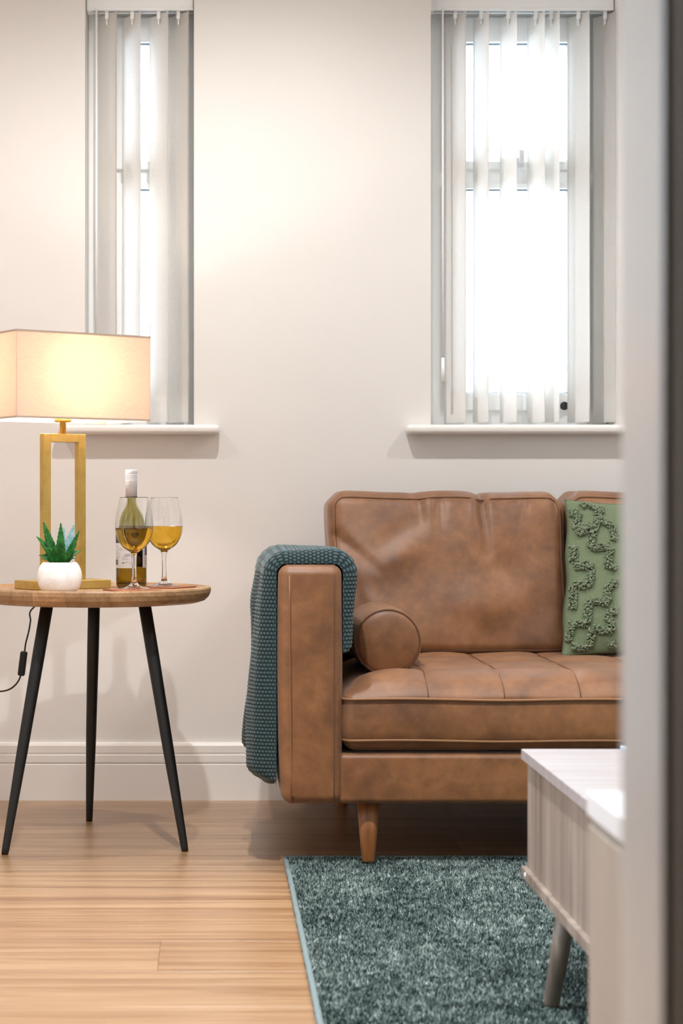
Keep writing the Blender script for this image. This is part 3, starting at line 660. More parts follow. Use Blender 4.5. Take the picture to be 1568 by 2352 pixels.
# ------------------------------------------------------------------ green tufted cushion
def tufted():
    # local frame: A = lower left corner, leaning back against the back cushions
    x0, x1 = .817, 1.25; z0, z1 = .402, .772; yf = 4.390; lean = .15
    t = thing('tufted_cushion', ((x0+x1)/2, 4.45, z0), 'sage green cushion with raised looped tufting standing on the sofa seat', 'cushion')
    w_, h_ = x1-x0, z1-z0
    def surf(u, v, front=1):
        u = np.asarray(u, float); v = np.asarray(v, float)
        pf = (np.clip(1-(2*u-1)**2, 0, 1)**.5)*(np.clip(1-(2*v-1)**2, 0, 1)**.5)
        pinch = .012*(np.abs(2*v-1)**2)*0
        x = x0+w_*u+(u-.5)*(-.012)*(1-np.abs(2*v-1)**2.5)+.0025*np.sin(v*17)*(np.abs(2*u-1)**3)
        z = z0+h_*v+(v-.5)*(-.025)*(1-np.abs(2*u-1)**2.5)
        x = x+(v-.3)*.040*(1-u)
        th = .062*pf
        y = yf+lean*v*h_/.37+(-th if front > 0 else th*.12)+.003*np.sin(u*14+v*9)*pf
        return x, y+.02, z
    n = 60; V, Fc = [], []
    g = np.linspace(0, 1, n+1); U, Vv = np.meshgrid(g, g, indexing='ij')
    a = np.stack(surf(U, Vv, 1), -1).reshape(-1, 3); b = np.stack(surf(U, Vv, -1), -1).reshape(-1, 3)
    ii = (np.arange(n)[:, None]*(n+1)+np.arange(n)[None, :]); q = np.stack([ii, ii+n+1, ii+n+2, ii+1], -1).reshape(-1, 4)
    ob = pyd('cushion_cover', np.concatenate([a, b]), np.concatenate([q, q[:, ::-1]+len(a)]), M_gcl, t)
    bm = bmesh.new(); bm.from_mesh(ob.data); bmesh.ops.remove_doubles(bm, verts=bm.verts, dist=1e-5); bmesh.ops.recalc_face_normals(bm, faces=bm.faces[:]); bm.to_mesh(ob.data); bm.free()
    # tufting lines traced in crop units -> photo pixels -> (u,v)
    def cp(x, y): return (1260+x/5.09, 1100+y/5.09)
    lines = [[(265, 400), (375, 370), (345, 480), (310, 600)], [(310, 590), (400, 555), (510, 520)], [(330, 618), (450, 590)], [(430, 290), (500, 235), (540, 300), (630, 310), (690, 320)], [(630, 320), (615, 400), (590, 480), (540, 560), (520, 650), (500, 790)],
             [(600, 440), (680, 470), (760, 505)], [(500, 790), (600, 780), (720, 760)], [(720, 770), (715, 860), (690, 980), (700, 1020), (790, 1010)], [(760, 505), (790, 600), (770, 690)], [(295, 780), (310, 860), (300, 960)], [(290, 1020), (400, 1010), (480, 970)],
             [(480, 980), (480, 1080), (470, 1200), (420, 1250), (340, 1240), (270, 1240)], [(270, 1250), (280, 1350), (285, 1450), (285, 1530)], [(800, 1220), (720, 1210), (690, 1240), (680, 1350), (690, 1450)], [(690, 1470), (600, 1440), (520, 1430), (450, 1450)], [(460, 1450), (460, 1560), (450, 1700)],
             [(450, 1700), (380, 1710), (300, 1690), (270, 1760), (250, 1850), (215, 1900)], [(800, 1560), (710, 1560), (690, 1640), (720, 1730), (730, 1810)], [(730, 1810), (640, 1800), (560, 1780), (500, 1760)], [(510, 1770), (500, 1880), (500, 1990)], [(290, 1980), (380, 1990), (500, 2000)], [(700, 1990), (790, 1990)]]
    rng = random.Random(3); pts = []
    def uvof(px, py):
        v = .5
        for _ in range(4):
            d = yf+lean*v*h_/.37-.01; X = (px-PX)*d/F; Z = H-(py-PY)*d/F; v = min(1, max(0, (Z-z0)/h_))
        u = (X-x0-(v-.3)*.040)/w_-.012
        return u, v
    segs = []
    for ln in lines:
        for a_, b_ in zip(ln[:-1], ln[1:]): segs.append((uvof(*cp(*a_)), uvof(*cp(*b_))))
    # the pattern goes on over the part behind the door frame
    uo = .42
    for (a_, b_) in list(segs):
        if a_[0] < .34 and b_[0] < .34: segs.append(((a_[0]+uo-.03, 1-a_[1]), (b_[0]+uo-.03, 1-b_[1])))
        if a_[0] < .28 and b_[0] < .28: segs.append(((a_[0]+.70, a_[1]), (b_[0]+.70, b_[1])))
    ico = bmesh.new(); bmesh.ops.create_icosphere(ico, subdivisions=1, radius=1); iv = np.array([v.co[:] for v in ico.verts]); ifc = np.array([[v.index for v in f.verts] for f in ico.faces]); ico.free()
    AV, AF = [], []; base_ = 0
    for (u0, v0), (u1, v1) in segs:
        Ls = math.hypot((u1-u0)*w_, (v1-v0)*h_); m = max(1, int(Ls/.0011))
        for k in range(m):
            tt = (k+rng.random())/m
            for _ in range(2):
                off = rng.uniform(-1, 1); uu = u0+(u1-u0)*tt; vv = v0+(v1-v0)*tt
                nx, nz = -(v1-v0)*h_/max(Ls, 1e-6), (u1-u0)*w_/max(Ls, 1e-6)
                uu += nx*off*.0088/w_; vv += nz*off*.0088/h_
                if not (.005 < uu < .99 and .005 < vv < .995): continue
                x, y, z = surf(uu, vv, 1); hh = .0095*(1-off*off*.55)*rng.uniform(.35, 1.1)
                r = rng.uniform(.0021, .0036)
                c = np.array([float(x), float(y)-hh, float(z)])
                s = iv*np.array([r*rng.uniform(.6, 1.3), r*rng.uniform(.8, 1.7), r*rng.uniform(.6, 1.3)])
                an = rng.uniform(0, 6.28); ca, sa = math.cos(an), math.sin(an); s = np.stack([s[:, 0]*ca-s[:, 2]*sa, s[:, 1], s[:, 0]*sa+s[:, 2]*ca], 1)
                AV.append(s+c); AF.append(ifc+base_); base_ += len(iv)
    o = pyd('looped_tufting', np.concatenate(AV), np.concatenate(AF), M_tuft, t); o['kind'] = 'stuff'
tufted()

# ------------------------------------------------------------------ side table
TX, TY, TR = -.268, 4.306, .2645; TZ = .568; TRIM = .5735
def table():
    t = thing('side_table', (TX, TY, 0), 'round oak side table with three tapered black metal legs', 'table')
    R = TR
    prof = [(0, .5365), (R-.055, .5365), (R-.03, .5385), (R-.014, .5435), (R-.005, .552), (R-.0005, .562), (R, .570), (R-.0015, TRIM), (R-.008, TRIM+.0002), (R-.014, TZ+.001), (R-.022, TZ), (0, TZ)]
    cuts = [-.4, -.2545+TX*0-.02, -.135-.0, -.065, .008, .083, .158, .4]
    # boundaries seen on the rim at photo x = 72, 147, 230, 370
    cuts = [-.28]+[((x-PX)*4.05/F-TX) for x in (-10, 72, 150, 231, 300, 370, 430)]+[.28]
    V, Fc = lathe(prof, 144, (TX, TY))
    src = bmesh.new(); vs = [src.verts.new(v) for v in V]
    for f in Fc:
        try: src.faces.new([vs[i] for i in f])
        except ValueError: pass
    bmesh.ops.remove_doubles(src, verts=src.verts, dist=1e-6); bmesh.ops.recalc_face_normals(src, faces=src.faces[:])
    me = bpy.data.meshes.new('tmp'); src.to_mesh(me); src.free()
    tt = thing_part = bpy.data.objects.new('tabletop', None); COL.objects.link(tt); tt.parent = t; org[tt] = org[t]
    for a, b in zip(cuts[:-1], cuts[1:]):
        bm = bmesh.new(); bm.from_mesh(me)
        for co, no, out in (((TX+a+.00012, 0, 0), (1, 0, 0), False), ((TX+b-.00012, 0, 0), (1, 0, 0), True)):
            g = bm.verts[:]+bm.edges[:]+bm.faces[:]
            r = bmesh.ops.bisect_plane(bm, geom=g, plane_co=co, plane_no=no, clear_outer=out, clear_inner=not out)
            ed = [e for e in r['geom_cut'] if isinstance(e, bmesh.types.BMEdge)]
            if ed: bmesh.ops.holes_fill(bm, edges=ed)
        if not bm.verts: bm.free(); continue
        bmo('stave', bm, M_stave, tt)
    feet = [((15-PX)*4.125/F-.004, 4.125), ((207-PX)*4.60/F, 4.565), ((425-PX)*4.18/F, 4.165)]
    tops = [wp(108, 1400, 4.21), wp(216, 1400, 4.44), wp(332, 1400, 4.225)]
    for (fx, fy), tp in zip(feet, tops):
        a = np.array((fx, fy, 0.0)); b = np.array((tp.x, tp.y, .5362)); 
        P = [a+(b-a)*k for k in (0, .02, .4, .8, 1)]; V, Fc = tube_vf(P, [.0075, .0082, .0122, .0140, .0140], 24)
        V = [(v[0], v[1], max(0.0, v[2])) for v in V]
        lg = pyd('leg', V, Fc, M_black, t)
table()

# ------------------------------------------------------------------ lamp
LA = math.radians(33); LC = Vector((-.340, 4.325, 0)); RT = Matrix.Translation(LC) @ Matrix.Rotation(LA, 4, 'Z')
def lamp():
    z0 = TZ+.0006
    t = thing('table_lamp', (LC.x, LC.y, z0), 'brushed gold open-frame table lamp with rectangular linen shade, switched on', 'lamp')
    box('base', (-.099, -.047, z0), (.099, .047, z0+.0195), M_gold, t, bev=.0012, M=RT)
    z1, z2 = z0+.0195, .9195
    bm = bmesh.new(); w_ = .0095; hx = .0545
    addbox(bm, (-hx, -w_, z1), (-hx+2*w_, w_, z2), .0008, 1, RT); addbox(bm, (hx-2*w_, -w_, z1), (hx, w_, z2), .0008, 1, RT); addbox(bm, (-hx+2*w_, -w_, z2-2*w_), (hx-2*w_, w_, z2), .0008, 1, RT)
    bmo('open_frame', bm, M_gold, t)
    c = (LC.x, LC.y)
    lath('neck', [(.0072, z2-.001), (.0072, z2+.026), (.0185, z2+.027), (.0195, z2+.029), (.0195, z2+.034), (.016, z2+.036), (0, z2+.036)], M_gold, t, n=32, c=c)
    lath('lamp_holder', [(.012, z2+.035), (.0135, z2+.04), (.0135, z2+.075), (.010, z2+.078), (0, z2+.078)], M_upvc, t, n=24, c=c)
    zb = z2+.078; 
    M_bulb = mat('lit_bulb', (255, 240, 220), .5); b = M_bulb.node_tree.nodes['Principled BSDF']; b.inputs['Emission Color'].default_value = (1, .82, .6, 1); b.inputs['Emission Strength'].default_value = 10; b.inputs['Alpha'].default_value = .35
    lath('bulb', [(.0, zb-.001), (.011, zb), (.013, zb+.015), (.024, zb+.04), (.029, zb+.06), (.026, zb+.08), (.014, zb+.094), (0, zb+.098)], M_bulb, t, n=24, c=c)
    l = bpy.data.lights.new('bulb_glow', 'POINT'); l.energy = 5.6; l.color = (1, .88, .77); l.shadow_soft_size = .02
    o = bpy.data.objects.new('bulb_glow', l); COL.objects.link(o); o.parent = t; o.location = (0, 0, zb+.058-z0)
    # shade
    hx, hy, za, zc = .170, .102, .9495, 1.1415; th = .0012
    sh = bpy.data.objects.new('lamp_shade', None); COL.objects.link(sh); sh.parent = t; org[sh] = org[t]
    bm = bmesh.new()
    for lo, hi in (((-hx, -hy, za), (hx, -hy+th, zc)), ((-hx, hy-th, za), (hx, hy, zc)), ((-hx, -hy+th, za), (-hx+th, hy-th, zc)), ((hx-th, -hy+th, za), (hx, hy-th, zc))): addbox(bm, lo, hi, 0, 1, RT)
    bmo('shade_fabric', bm, M_shade, sh)
    e = .0025; M_rim = cloth_translucent('rim_tape', (205, 188, 172), (200, 180, 160), .2)
    for z in (za-.0006, zc-.0034):
        bm = bmesh.new()
        for lo, hi in (((-hx-.0005, -hy-.0005, z), (hx+.0005, -hy+e, z+.004)), ((-hx-.0005, hy-e, z), (hx+.0005, hy+.0005, z+.004)), ((-hx-.0005, -hy+e, z), (-hx+e, hy-e, z+.004)), ((hx-e, -hy+e, z), (hx+.0005, hy-e, z+.004))): addbox(bm, lo, hi, 0, 1, RT)
        bmo('shade_rim', bm, M_rim, sh)
    zs = z2+.038; sp = []
    for sx, sy in ((1, 1), (1, -1), (-1, 1), (-1, -1)):
        P = [RT @ Vector(p) for p in ((0.01*sx, .01*sy, zs), (hx*.6*sx, hy*.6*sy, zs+.004), (hx*.98*sx, hy*.97*sy, za+.03))]; sp.append(([tuple(p) for p in P], .0012, 6))
    tubes('shade_carrier', sp, M_gold, sh)
    # power cable: base -> behind the table -> switch -> off to the left
    pts = [RT @ Vector((-.03, .046, z0+.008)), Vector((-.372, 4.45, z0+.004)), Vector((-.385, 4.52, TRIM+.006)), Vector((-.392, 4.562, TRIM-.002)), Vector((-.398, 4.580, .54)), wp(71, 1402, 4.585), wp(70, 1425, 4.585), wp(66, 1450, 4.585), wp(59, 1478, 4.585), wp(56, 1500, 4.585), wp(50, 1530, 4.585), wp(47, 1553, 4.585), wp(38, 1570, 4.59), wp(22, 1583, 4.60), wp(0, 1588, 4.62), wp(-40, 1588, 4.66), wp(-110, 1570, 4.74), Vector((-.85, 4.86, .36))]
    cb = tubes('power_cable', [(sm([tuple(p) for p in pts], 8), .0021, 8)], M_cable, t)
    a, b_ = wp(55.5, 1496, 4.585), wp(48.5, 1552, 4.585); d_ = (b_-a).normalized(); sd = Vector((d_.z, 0, -d_.x))
    Mx = Matrix((( sd.x, 0, d_.x, (a.x+b_.x)/2), (sd.y, 1, d_.y, 4.585), (sd.z, 0, d_.z, (a.z+b_.z)/2), (0, 0, 0, 1)))
    hl = (b_-a).length/2
    bm = bmesh.new(); addbox(bm, (-.0085, -.010, -hl), (.0085, .010, hl), .004, 3, Mx); sw = bmo('inline_switch', bm, M_cable, cb)
lamp()
# wall socket for the lamp, left of the picture
t_ = thing('wall_socket', (-.85, D-.003, .36), 'white double wall socket left of the side table', 'socket')
box('face_plate', (-.923, D-.010, .317), (-.777, D-.0005, .403), M_upvc, t_, bev=.002); box('plug', (-.868, D-.045, .338), (-.832, D-.0105, .382), M_cable, t_, bev=.004)

# ------------------------------------------------------------------ plant pot with agave
def plant():
    d = 4.135; c = ((137-PX)*d/F, d); s = F/d; z0 = TZ+.0005
    t = thing('potted_succulent', (c[0], c[1], z0), 'small spiky green succulent in a round white pot at front of the table', 'plant')
    prof = [(0, 0), (.034, 0), (.041, .006), (.0465, .018), (.0488, .032), (.0470, .046), (.0425, .057), (.0372, .0640), (.0352, .0650), (.0336, .0640), (.0375, .055), (.040, .045), (0, .045)]
    P = sm([(a, b, 0) for a, b in prof[1:-1]], 4)[:, :2]; P = [(0, 0)]+[tuple(p) for p in P]+[(0, .045)]
    lath('pot', [(r, z+z0) for r, z in P], M_pot, t, n=56, c=c)
    lath('soil', [(0, z0+.0455), (.0385, z0+.0455), (.0355, z0+.0585), (0, z0+.060)], M_soil, t, n=32, c=c)
    base_ = Vector((c[0]+.002, c[1], z0+.057))
    leaves = [((98.6, 1196), .005, .0175, 0), ((139.6, 1200), .012, .0165, 0), ((171, 1201), .02, .0175, 1), ((147, 1207), .03, .012, 1), ((182.5, 1218), -.005, .013, 0), ((83.4, 1232), .0, .013, 0), ((176, 1251), .012, .011, 0), ((98.6, 1257), -.018, .015, 0), ((89, 1275.5), .004, .010, 0),
              ((172, 1264), -.010, .011, 0), ((172, 1283), .006, .009, 0), ((94, 1284), -.012, .009, 0), ((141.4, 1230), -.022, .0165, 0), ((144, 1252), -.036, .0145, 0), ((103, 1250), .022, .013, 0), ((186, 1266), .03, .010, 0), ((120, 1262), -.040, .012, 0), ((160, 1268), -.038, .011, 0), ((112, 1224), .034, .014, 0)]
    for i, ((px, py), dy, wd, pale) in enumerate(leaves):
        tip = wp(px, py, d+dy*1.0); dv = tip-base_; Lh = dv.length
        ax = dv.normalized(); out = Vector((dv.x, dv.y, 0)); out = out.normalized() if out.length > 1e-4 else Vector((0, -1, 0))
        b0 = base_+Vector((out.x*.006, out.y*.006, -.004-.002*(i % 3)))
        sidev = ax.cross(Vector((0, -1, .25))).normalized()
        if abs(ax.y) > .75: sidev = Vector((1, 0, 0))
        nrm = sidev.cross(ax).normalized()
        if nrm.z < 0 and dv.z/Lh < .6: nrm = -nrm
        m = 22; V = []; Fc = []
        for k in range(m+1):
            q = k/m; p = b0+(tip-b0)*q-nrm*(.0)+Vector((0, 0, 1))*(.010*math.sin(q*math.pi)*(1 if abs(ax.z) < .8 else 0))
            wv = wd*.62*(.62+.38*math.sin(min(1, q*2.1)*math.pi/2))*(1-max(0, (q-.32)/.68)**1.5)
            tooth = (.0011 if k % 2 else 0)*(q > .18)*(q < .97)
            wv = max(.0003, wv); thk = .0016*(1-q)+.0003
            for sx, hz in ((-1, .0030), (-.5, .0010), (0, 0), (.5, .0010), (1, .0030)):
                V.append(p+sidev*(sx*(wv+(tooth if abs(sx) == 1 else 0)))-nrm*(-hz*wv/.006*.8)+nrm*0)
            for sx, hz in ((.6, .0008), (0, -.0004), (-.6, .0008)):
                V.append(p+sidev*(sx*wv)-nrm*(thk-hz*wv/.006*.6))
        for k in range(m):
            for j in range(8): Fc.append((k*8+j, k*8+(j+1) % 8, (k+1)*8+(j+1) % 8, (k+1)*8+j))
        Fc += [tuple(range(7, -1, -1)), tuple(m*8+j for j in range(8))]
        o = pyd('leaf', [tuple(v) for v in V], Fc, M_leafb if pale else M_leaf, t)
        bm = bmesh.new(); bm.from_mesh(o.data); bmesh.ops.recalc_face_normals(bm, faces=bm.faces[:]); bm.to_mesh(o.data); bm.free()
        if pale: o['label'] = 'pale blue-green leaf'
plant()

# ------------------------------------------------------------------ coasters, bottle, glasses
def coaster(px, d, rot, lab):
    X = (px-PX)*d/F; M_ = Matrix.Translation((X, d, 0)) @ Matrix.Rotation(math.radians(rot), 4, 'Z')
    o = box('coaster', (-.049, -.049, TZ+.0004), (.049, .049, TZ+.0034), M_coast, origin=(X, d, TZ), bev=.001, M=M_)
    tag(o, lab, 'coaster', 'coasters under the glasses')
coaster(303, 4.213, 28, 'thin copper brown square coaster under the nearer wine glass'); coaster(383, 4.372, -33, 'thin copper brown square coaster under the farther wine glass')
def wineglass(px, d, lab, lv, grp='wine glasses on the side table'):
    X = (px-PX)*d/F; z0 = TZ+.0037; t = thing('wine_glass', (X, d, z0), lab, 'glass', grp); c = (X, d)
    k = 1/1035
    out = [(0, 0), (.0372, 0), (.0375, .0008), (.034, .002), (.022, .0046), (.012, .0085), (.0072, .0145), (.0056, .023), (.0050, .040), (.0053, .060), (.0062, .074), (.0085, .081), (.016, .0860), (.026, .0935), (.034, .1045), (.0395, .1180), (.0423, .1320), (.0427, .1430), (.0415, .158), (.0385, .176), (.0342, .194), (.0315, .2035)]
    outer = sm([(a, b, 0) for a, b in out[1:]], 5)[:, :2]
    inn = [(.0307, .2035), (.0334, .194), (.0377, .176), (.0406, .158), (.0417, .143), (.0413, .132), (.0385, .118), (.033, .1055), (.025, .0955), (.015, .0890), (.006, .0868)]
    inner = sm([(a, b, 0) for a, b in inn], 5)[:, :2]
    prof = [(0, 0)]+[tuple(p) for p in outer]+[tuple(p) for p in inner]+[(0, .0864)]
    g = lath('glass_body', [(r, z+z0) for r, z in prof], M_glass, t, n=64, c=c)
    zl = lv-z0
    wi = [(r+.00012, z) for r, z in inner[::-1] if z < zl-.0004]; rl = np.interp(zl, [p[1] for p in inner[::-1]], [p[0] for p in inner[::-1]])
    prof = [(0, .0862)]+wi+[(rl+.0001, zl), (rl-.0012, zl-.0006), (0, zl-.0006)]
    lath('wine', [(r, z+z0) for r, z in prof], M_wine, t, n=64, c=c)
wineglass(308, 4.222, 'nearer stemmed wine glass of golden white wine, in front of the bottle', H-(1212.5-PY)*4.222/F)
wineglass(377, 4.37, 'farther stemmed wine glass of golden white wine, right of the bottle', H-(1208.5-PY)*4.37/F)

def bottle():
    d = 4.385; X = (301.5-PX)*d/F; c = (X, d); z0 = TZ+.0004; s = F/d
    t = thing('wine_bottle', (X, d, z0), 'olive glass bottle of white wine with a white screw cap', 'bottle')
    zy = lambda y: H-(y-PY)/s
    r0 = 35.2/s
    out = [(0, .001), (r0-.006, 0), (r0-.001, .003), (r0, .010), (r0, zy(1232)-z0), (r0-.0010, zy(1212)-z0), (.0315, zy(1195)-z0), (.0255, zy(1180)-z0), (.0175, zy(1167)-z0), (.0128, zy(1156)-z0), (.0118, zy(1143)-z0), (.0118, zy(1136)-z0), (.0118, zy(1090)-z0)]
    def fine(p): 
        q = [p[0], p[1], p[2], p[3], p[4]]+[tuple(v) for v in sm([(a, b, 0) for a, b in p[4:11]], 5)[1:, :2]]+p[11:]; return q
    o1 = fine(out); T_ = .0026
    inn = [(max(0, r-T_), z) for r, z in o1[4:]][::-1]+[(r0-T_, .014), (r0-T_-.004, .009), (.014, .014), (0, .016)]
    lath('glass_body', [(r, z+z0) for r, z in o1+inn], M_botg, t, n=64, c=c)
    zl = zy(1208)-z0; iw = inn[::-1]
    wv = [(r+.0001 if r > 0 else 0, z) for r, z in iw if z < zl]; rl = np.interp(zl, [p[1] for p in iw[3:]], [p[0] for p in iw[3:]])
    lath('wine', [(r, z+z0) for r, z in [(w_[0], w_[1]-.0001) for w_ in wv]+[(rl, zl), (0, zl)]], M_botw, t, n=64, c=c)
    # cap with ridges
    pr = [(0, zy(1140)-z0), (.0136, zy(1140)-z0), (.0136, zy(1105)-z0)]
    for y in (1103, 1099, 1095, 1091): pr += [(.0140, zy(y+1)-z0), (.0141, zy(y-.4)-z0), (.0132, zy(y-1.2)-z0), (.0132, zy(y-2)-z0)]
    pr += [(.0140, zy(1087)-z0), (.0140, zy(1081)-z0), (.0130, zy(1078.8)-z0), (0, zy(1078.4)-z0)]
    lath('screw_cap', [(r, z+z0) for r, z in pr], M_cap, t, n=48, c=c)
    lath('neck_band', [(.0121, zy(1142.5)), (.0138, zy(1142.5)), (.0138, zy(1140.2)), (.0121, zy(1140.2))], M_inkd, t, n=48, c=c)
    def patch(a0, a1, ya, yb, m, nm, par, lift=.0004, jag=False, na=24):
        # azimuth 0 faces the camera, positive to the right
        V = []; n = na; rows = 30 if jag else 1
        for j in range(rows+1):
            y = ya+(yb-ya)*j/rows; aa = a0+((2.2 if j % 2 else 0) if jag else 0)
            for i in range(n+1):
                a = math.radians(aa+(a1-aa)*i/n); rr = r0+lift; V.append((c[0]+rr*math.sin(a), c[1]-rr*math.cos(a), zy(y)))
        Fc = [(j*(n+1)+i, j*(n+1)+i+1, (j+1)*(n+1)+i+1, (j+1)*(n+1)+i) for j in range(rows) for i in range(n)]
        return pyd(nm, V, Fc, m, par)
    bl = patch(-88, 9, 1228, 1304, M_label, 'back_label', t)
    patch(-88, 9, 1228, 1247, M_inkd, 'dark_band', bl, .0006)
    fl = patch(48, 225, 1232, 1303, M_label, 'front_label', t, jag=True)
    patch(61, 88, 1240, 1275, M_inkb, 'blue_band', fl, .0006)
    def az(px): return math.degrees(math.asin(max(-1, min(1, (px-301.5)/35.2))))
    rng = random.Random(9); V, Fc = [], []; V2, F2 = [], []
    def strip(x0, x1, y0, y1, bag, fag, n=5):
        b = len(bag)
        for y in (y0, y1):
            for i in range(n+1):
                a = math.radians(az(x0+(x1-x0)*i/n)); rr = r0+.0007; bag.append((c[0]+rr*math.sin(a), c[1]-rr*math.cos(a), zy(y)))
        for i in range(n): fag.append((b+i, b+i+1, b+n+2+i, b+n+1+i))
    for y in (1251, 1255.5, 1258, 1262, 1265, 1268, 1271, 1274, 1277, 1280, 1283): strip(267.2, 267.2+rng.uniform(6, 11), y, y+.7, V2, F2)
    for y in (1250.5, 1259, 1263): strip(283, 291+rng.uniform(-3, 4), y, y+.7, V2, F2)
    for y in (1272, 1275): strip(285+rng.uniform(0, 5), 301, y, y+.9, V, Fc)
    for y in (1278, 1281, 1284): strip(282, 296+rng.uniform(-2, 5), y, y+.7, V2, F2)
    for k in range(9): strip(267.2+k*.62, 267.2+k*.62+.32, 1285, 1296.5, V, Fc, 1)
    for a in np.linspace(0, 2*math.pi, 14, endpoint=False):         # the small oval monogram
        x, y = 279+2.0*math.cos(a), 1261.2+2.9*math.sin(a); strip(x-.35, x+.35, y-.5, y+.5, V, Fc, 1)
    for k in range(3):                                              # leaf-cup mark and square mark
        strip(282.0+k*.9, 282.7+k*.9, 1289.5+k*.9, 1293.2, V, Fc, 1); strip(286.6-k*.9, 287.3-k*.9, 1289.5+k*.9, 1293.2, V, Fc, 1)
    for i in range(4):
        for j in range(4):
            if (i*3+j*5+i*j) % 3: strip(289.8+i*1.0, 290.6+i*1.0, 1288.4+j*1.05, 1289.2+j*1.05, V, Fc, 1)
    strip(295, 301, 1291, 1291.7, V2, F2); strip(276, 278, 1299.5, 1300.4, V, Fc); strip(282, 283.4, 1300, 1300.9, V, Fc)
    pyd('printed_text', V, Fc, M_ink, bl); pyd('faint_printed_text', V2, F2, M_inkl, bl)
    V, Fc = [], []
    for y in (1279, 1281.5, 1284.5, 1287, 1290, 1294): strip(332.5, 336.0, y, y+1.1, V, Fc, 4)
    pyd('printed_text', V, Fc, M_inkl, fl)
bottle()

# ------------------------------------------------------------------ rug
def rug():
    x0, x1, y0, y1 = .152, 1.85, 1.93, 4.055
    t = thing('rug', ((x0+x1)/2, (y0+y1)/2, 0), 'mottled teal and grey-green pile rug with pale bound edge, under the sofa front', 'rug')
    box('rug_backing', (x0+.006, y0+.006, .0003), (x1-.006, y1-.006, .0065), M_rugb, t)
    P = [(x0+.004, y0+.004), (x1-.004, y0+.004), (x1-.004, y1-.004), (x0+.004, y1-.004)]; Q = []
    rg = np.random.default_rng(2)
    for i in range(4):
        a, b = np.array(P[i]), np.array(P[(i+1) % 4]); m = int(np.linalg.norm(b-a)/.012)
        for k in range(m): q = a+(b-a)*k/m; Q.append((q[0]+rg.normal(0, .0004), q[1]+rg.normal(0, .0004), .0058))
    tubes('edge_binding', [(Q, .0055, 8, True)], M_bind, t)
    # pile tufts over the part in view
    step = .0041; gx = np.arange(x0+.012, 1.02, step); gy = np.arange(2.42, y1-.010, step)
    GX, GY = np.meshgrid(gx, gy); n = GX.size; cx = GX.ravel()+rg.uniform(-.0018, .0018, n); cy = GY.ravel()+rg.uniform(-.0018, .0018, n)
    ang = rg.uniform(0, 2*math.pi, n); h = rg.uniform(.0045, .0085, n); r = rg.uniform(.0022, .0034, n)
    # keep clear of the legs
    ok = np.ones(n, bool)
    for lx, ly, lr in ((.325, 3.972, .016), (.5025, 2.825, .0145)): ok &= np.hypot(cx-lx, cy-ly) > lr
    cx, cy, ang, h, r = cx[ok], cy[ok], ang[ok], h[ok], r[ok]; n = len(cx)
    lean = rg.uniform(0, .0035, n); la = rg.uniform(0, 2*math.pi, n)
    V = np.zeros((n, 4, 3))
    for k in range(3):
        a = ang+k*2*math.pi/3; V[:, k, 0] = cx+r*np.cos(a); V[:, k, 1] = cy+r*np.sin(a); V[:, k, 2] = .0058
    V[:, 3, 0] = cx+lean*np.cos(la); V[:, 3, 1] = cy+lean*np.sin(la); V[:, 3, 2] = .0058+h
    b = (np.arange(n)*4)[:, None]; Fq = np.concatenate([b+np.array([[0, 1, 3]]), b+np.array([[1, 2, 3]]), b+np.array([[2, 0, 3]])])
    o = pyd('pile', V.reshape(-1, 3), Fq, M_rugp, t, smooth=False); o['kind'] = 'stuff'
    # mottled colour: smooth value noise in two sizes plus per-tuft randomness
    def vn(x, y, s, seed):
        g = np.random.default_rng(seed).random((200, 200)); fx, fy = x*s, y*s; ix, iy = np.floor(fx).astype(int), np.floor(fy).astype(int); u, v = fx-ix, fy-iy; u = u*u*(3-2*u); v = v*v*(3-2*v)
        G = lambda i, j: g[i % 200, j % 200]; return (G(ix, iy)*(1-u)+G(ix+1, iy)*u)*(1-v)+(G(ix, iy+1)*(1-u)+G(ix+1, iy+1)*u)*v
    ti = .18*vn(cx, cy, 11, 1)+.20*vn(cx, cy, 55, 4)+.30*vn(cx, cy, 130, 6)+.50*rg.random(n)-.09; ti = np.clip((ti-.5)*1.25+.47, 0, 1)
    tv = np.repeat(ti[:, None], 4, 1); tv[:, :3] -= .22; tv = np.clip(tv, 0, 1)  # tuft roots darkened, painting in the shade between tufts
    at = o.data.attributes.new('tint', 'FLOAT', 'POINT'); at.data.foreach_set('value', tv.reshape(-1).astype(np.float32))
rug()

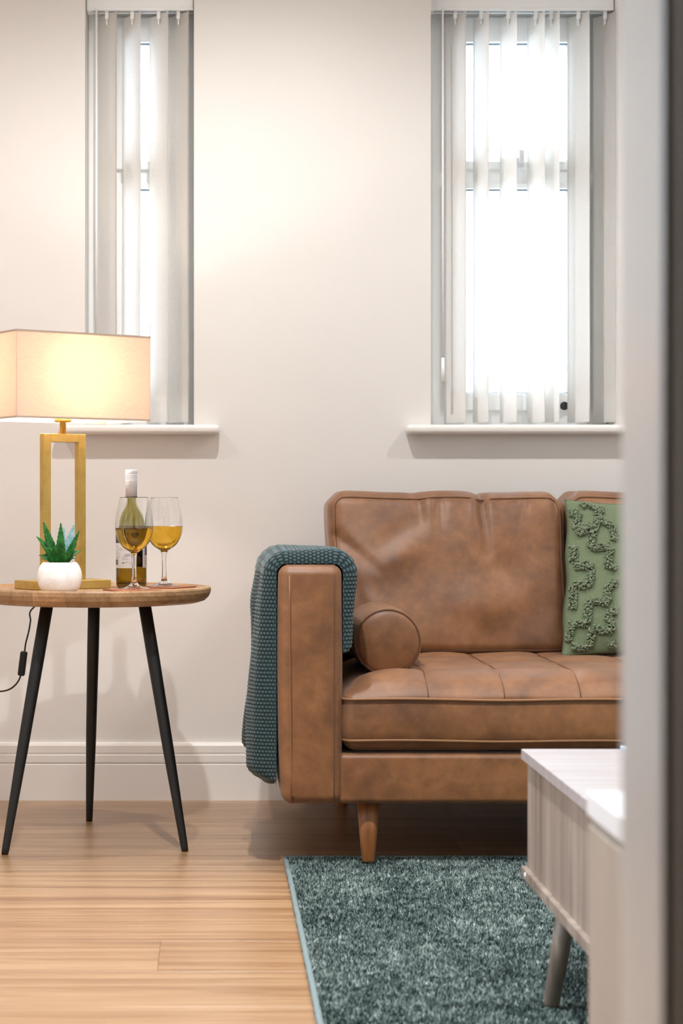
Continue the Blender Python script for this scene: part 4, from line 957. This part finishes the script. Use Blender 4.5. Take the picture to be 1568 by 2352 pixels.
# ------------------------------------------------------------------ low grey cabinet
def low_cabinet():
    X0 = .4965; YF = 3.062; X1 = .90; YN = 1.93; zt = .3640; zb = .1595
    t = thing('low_cabinet', ((X0+X1)/2, (YF+YN)/2, 0), 'low greyed oak cabinet on tapered wooden legs, standing on the rug', 'cabinet')
    box('top_board', (X0, YN, zt-.0165), (X1, YF, zt), M_greyx, t, bev=.0008)
    box('bottom_board', (X0, YN, zb), (X1, YF, zb+.0165), M_grey, t, bev=.0008)
    z1, z2 = zb+.0166, zt-.0166; ins = .0085
    box('carcass', (X0+ins+.014, YN+ins, z1), (X1-ins, YF-ins, z2), M_grey, t)
    n = 3; Lp = (YF-YN-2*ins)/n
    for k in range(n):
        a = YN+ins+k*Lp; b = a+Lp; box('door', (X0+ins, a+.001, z1), (X0+ins+.0135, b-(.001 if k < n-1 else 0), z2), M_grey, t, bev=.0008)
    V, Fc = lathe([(0.0001, 0), (.0052, 0), (.0048, .0012), (.0001, .0016)], 20); V = [(X0-v[2], 3.022+v[0], zb+.0085+v[1]) for v in V]; tag(pyd('screw_cap', V, Fc, M_cab, t), 'white round screw cap')
    for (tx, ty, fx, fy) in ((.5170+.004, 2.800, .5025, 2.825), (.5170+.004, 2.19, .5025, 2.165), (.86, 2.800, .877, 2.825), (.86, 2.19, .877, 2.165)):
        a = np.array((fx, fy, .0125)); b = np.array((tx, ty, zb-.0003)); P = [a, a+(b-a)*.04, a+(b-a)*.5, b]
        V, Fc = tube_vf(P, [.0115, .0122, .0138, .0155], 24); V = [(v[0], v[1], min(zb-.0003, max(.0125, v[2]))) for v in V]
        pyd('leg', V, Fc, M_gleg, t)
    o = box('booklet', (.6515, 2.885, zt+.0003), (.76, 3.045, zt+.0075), mat('pale_blue_cover', (196, 214, 236), .3), origin=(.70, 2.96, zt), bev=.0008)
    tag(o, 'slim pale blue booklet lying on the low greyed oak cabinet', 'booklet')
low_cabinet()
def white_cabinet():
    X0, X1 = .3535, .80; YF, YN = 1.80, 1.14; zt = .4845
    t = thing('white_cabinet', ((X0+X1)/2, (YF+YN)/2, 0), 'white topped cream cabinet standing beside the doorway, out of focus', 'cabinet')
    box('top_board', (X0, YN, zt-.0225), (X1, YF, zt), M_cab, t, bev=.002)
    box('body', (X0+.004, YN+.004, .0005), (X1-.004, YF-.003, zt-.0226), M_cabb, t, bev=.001)
    for a in (YN+.008, (YN+YF)/2+.002):
        b = a+(YF-YN)/2-.012; dr = box('door', (X0-.001+.001, a, .05), (X0+.0038, b, zt-.03), M_cabb, t, bev=.001)
white_cabinet()
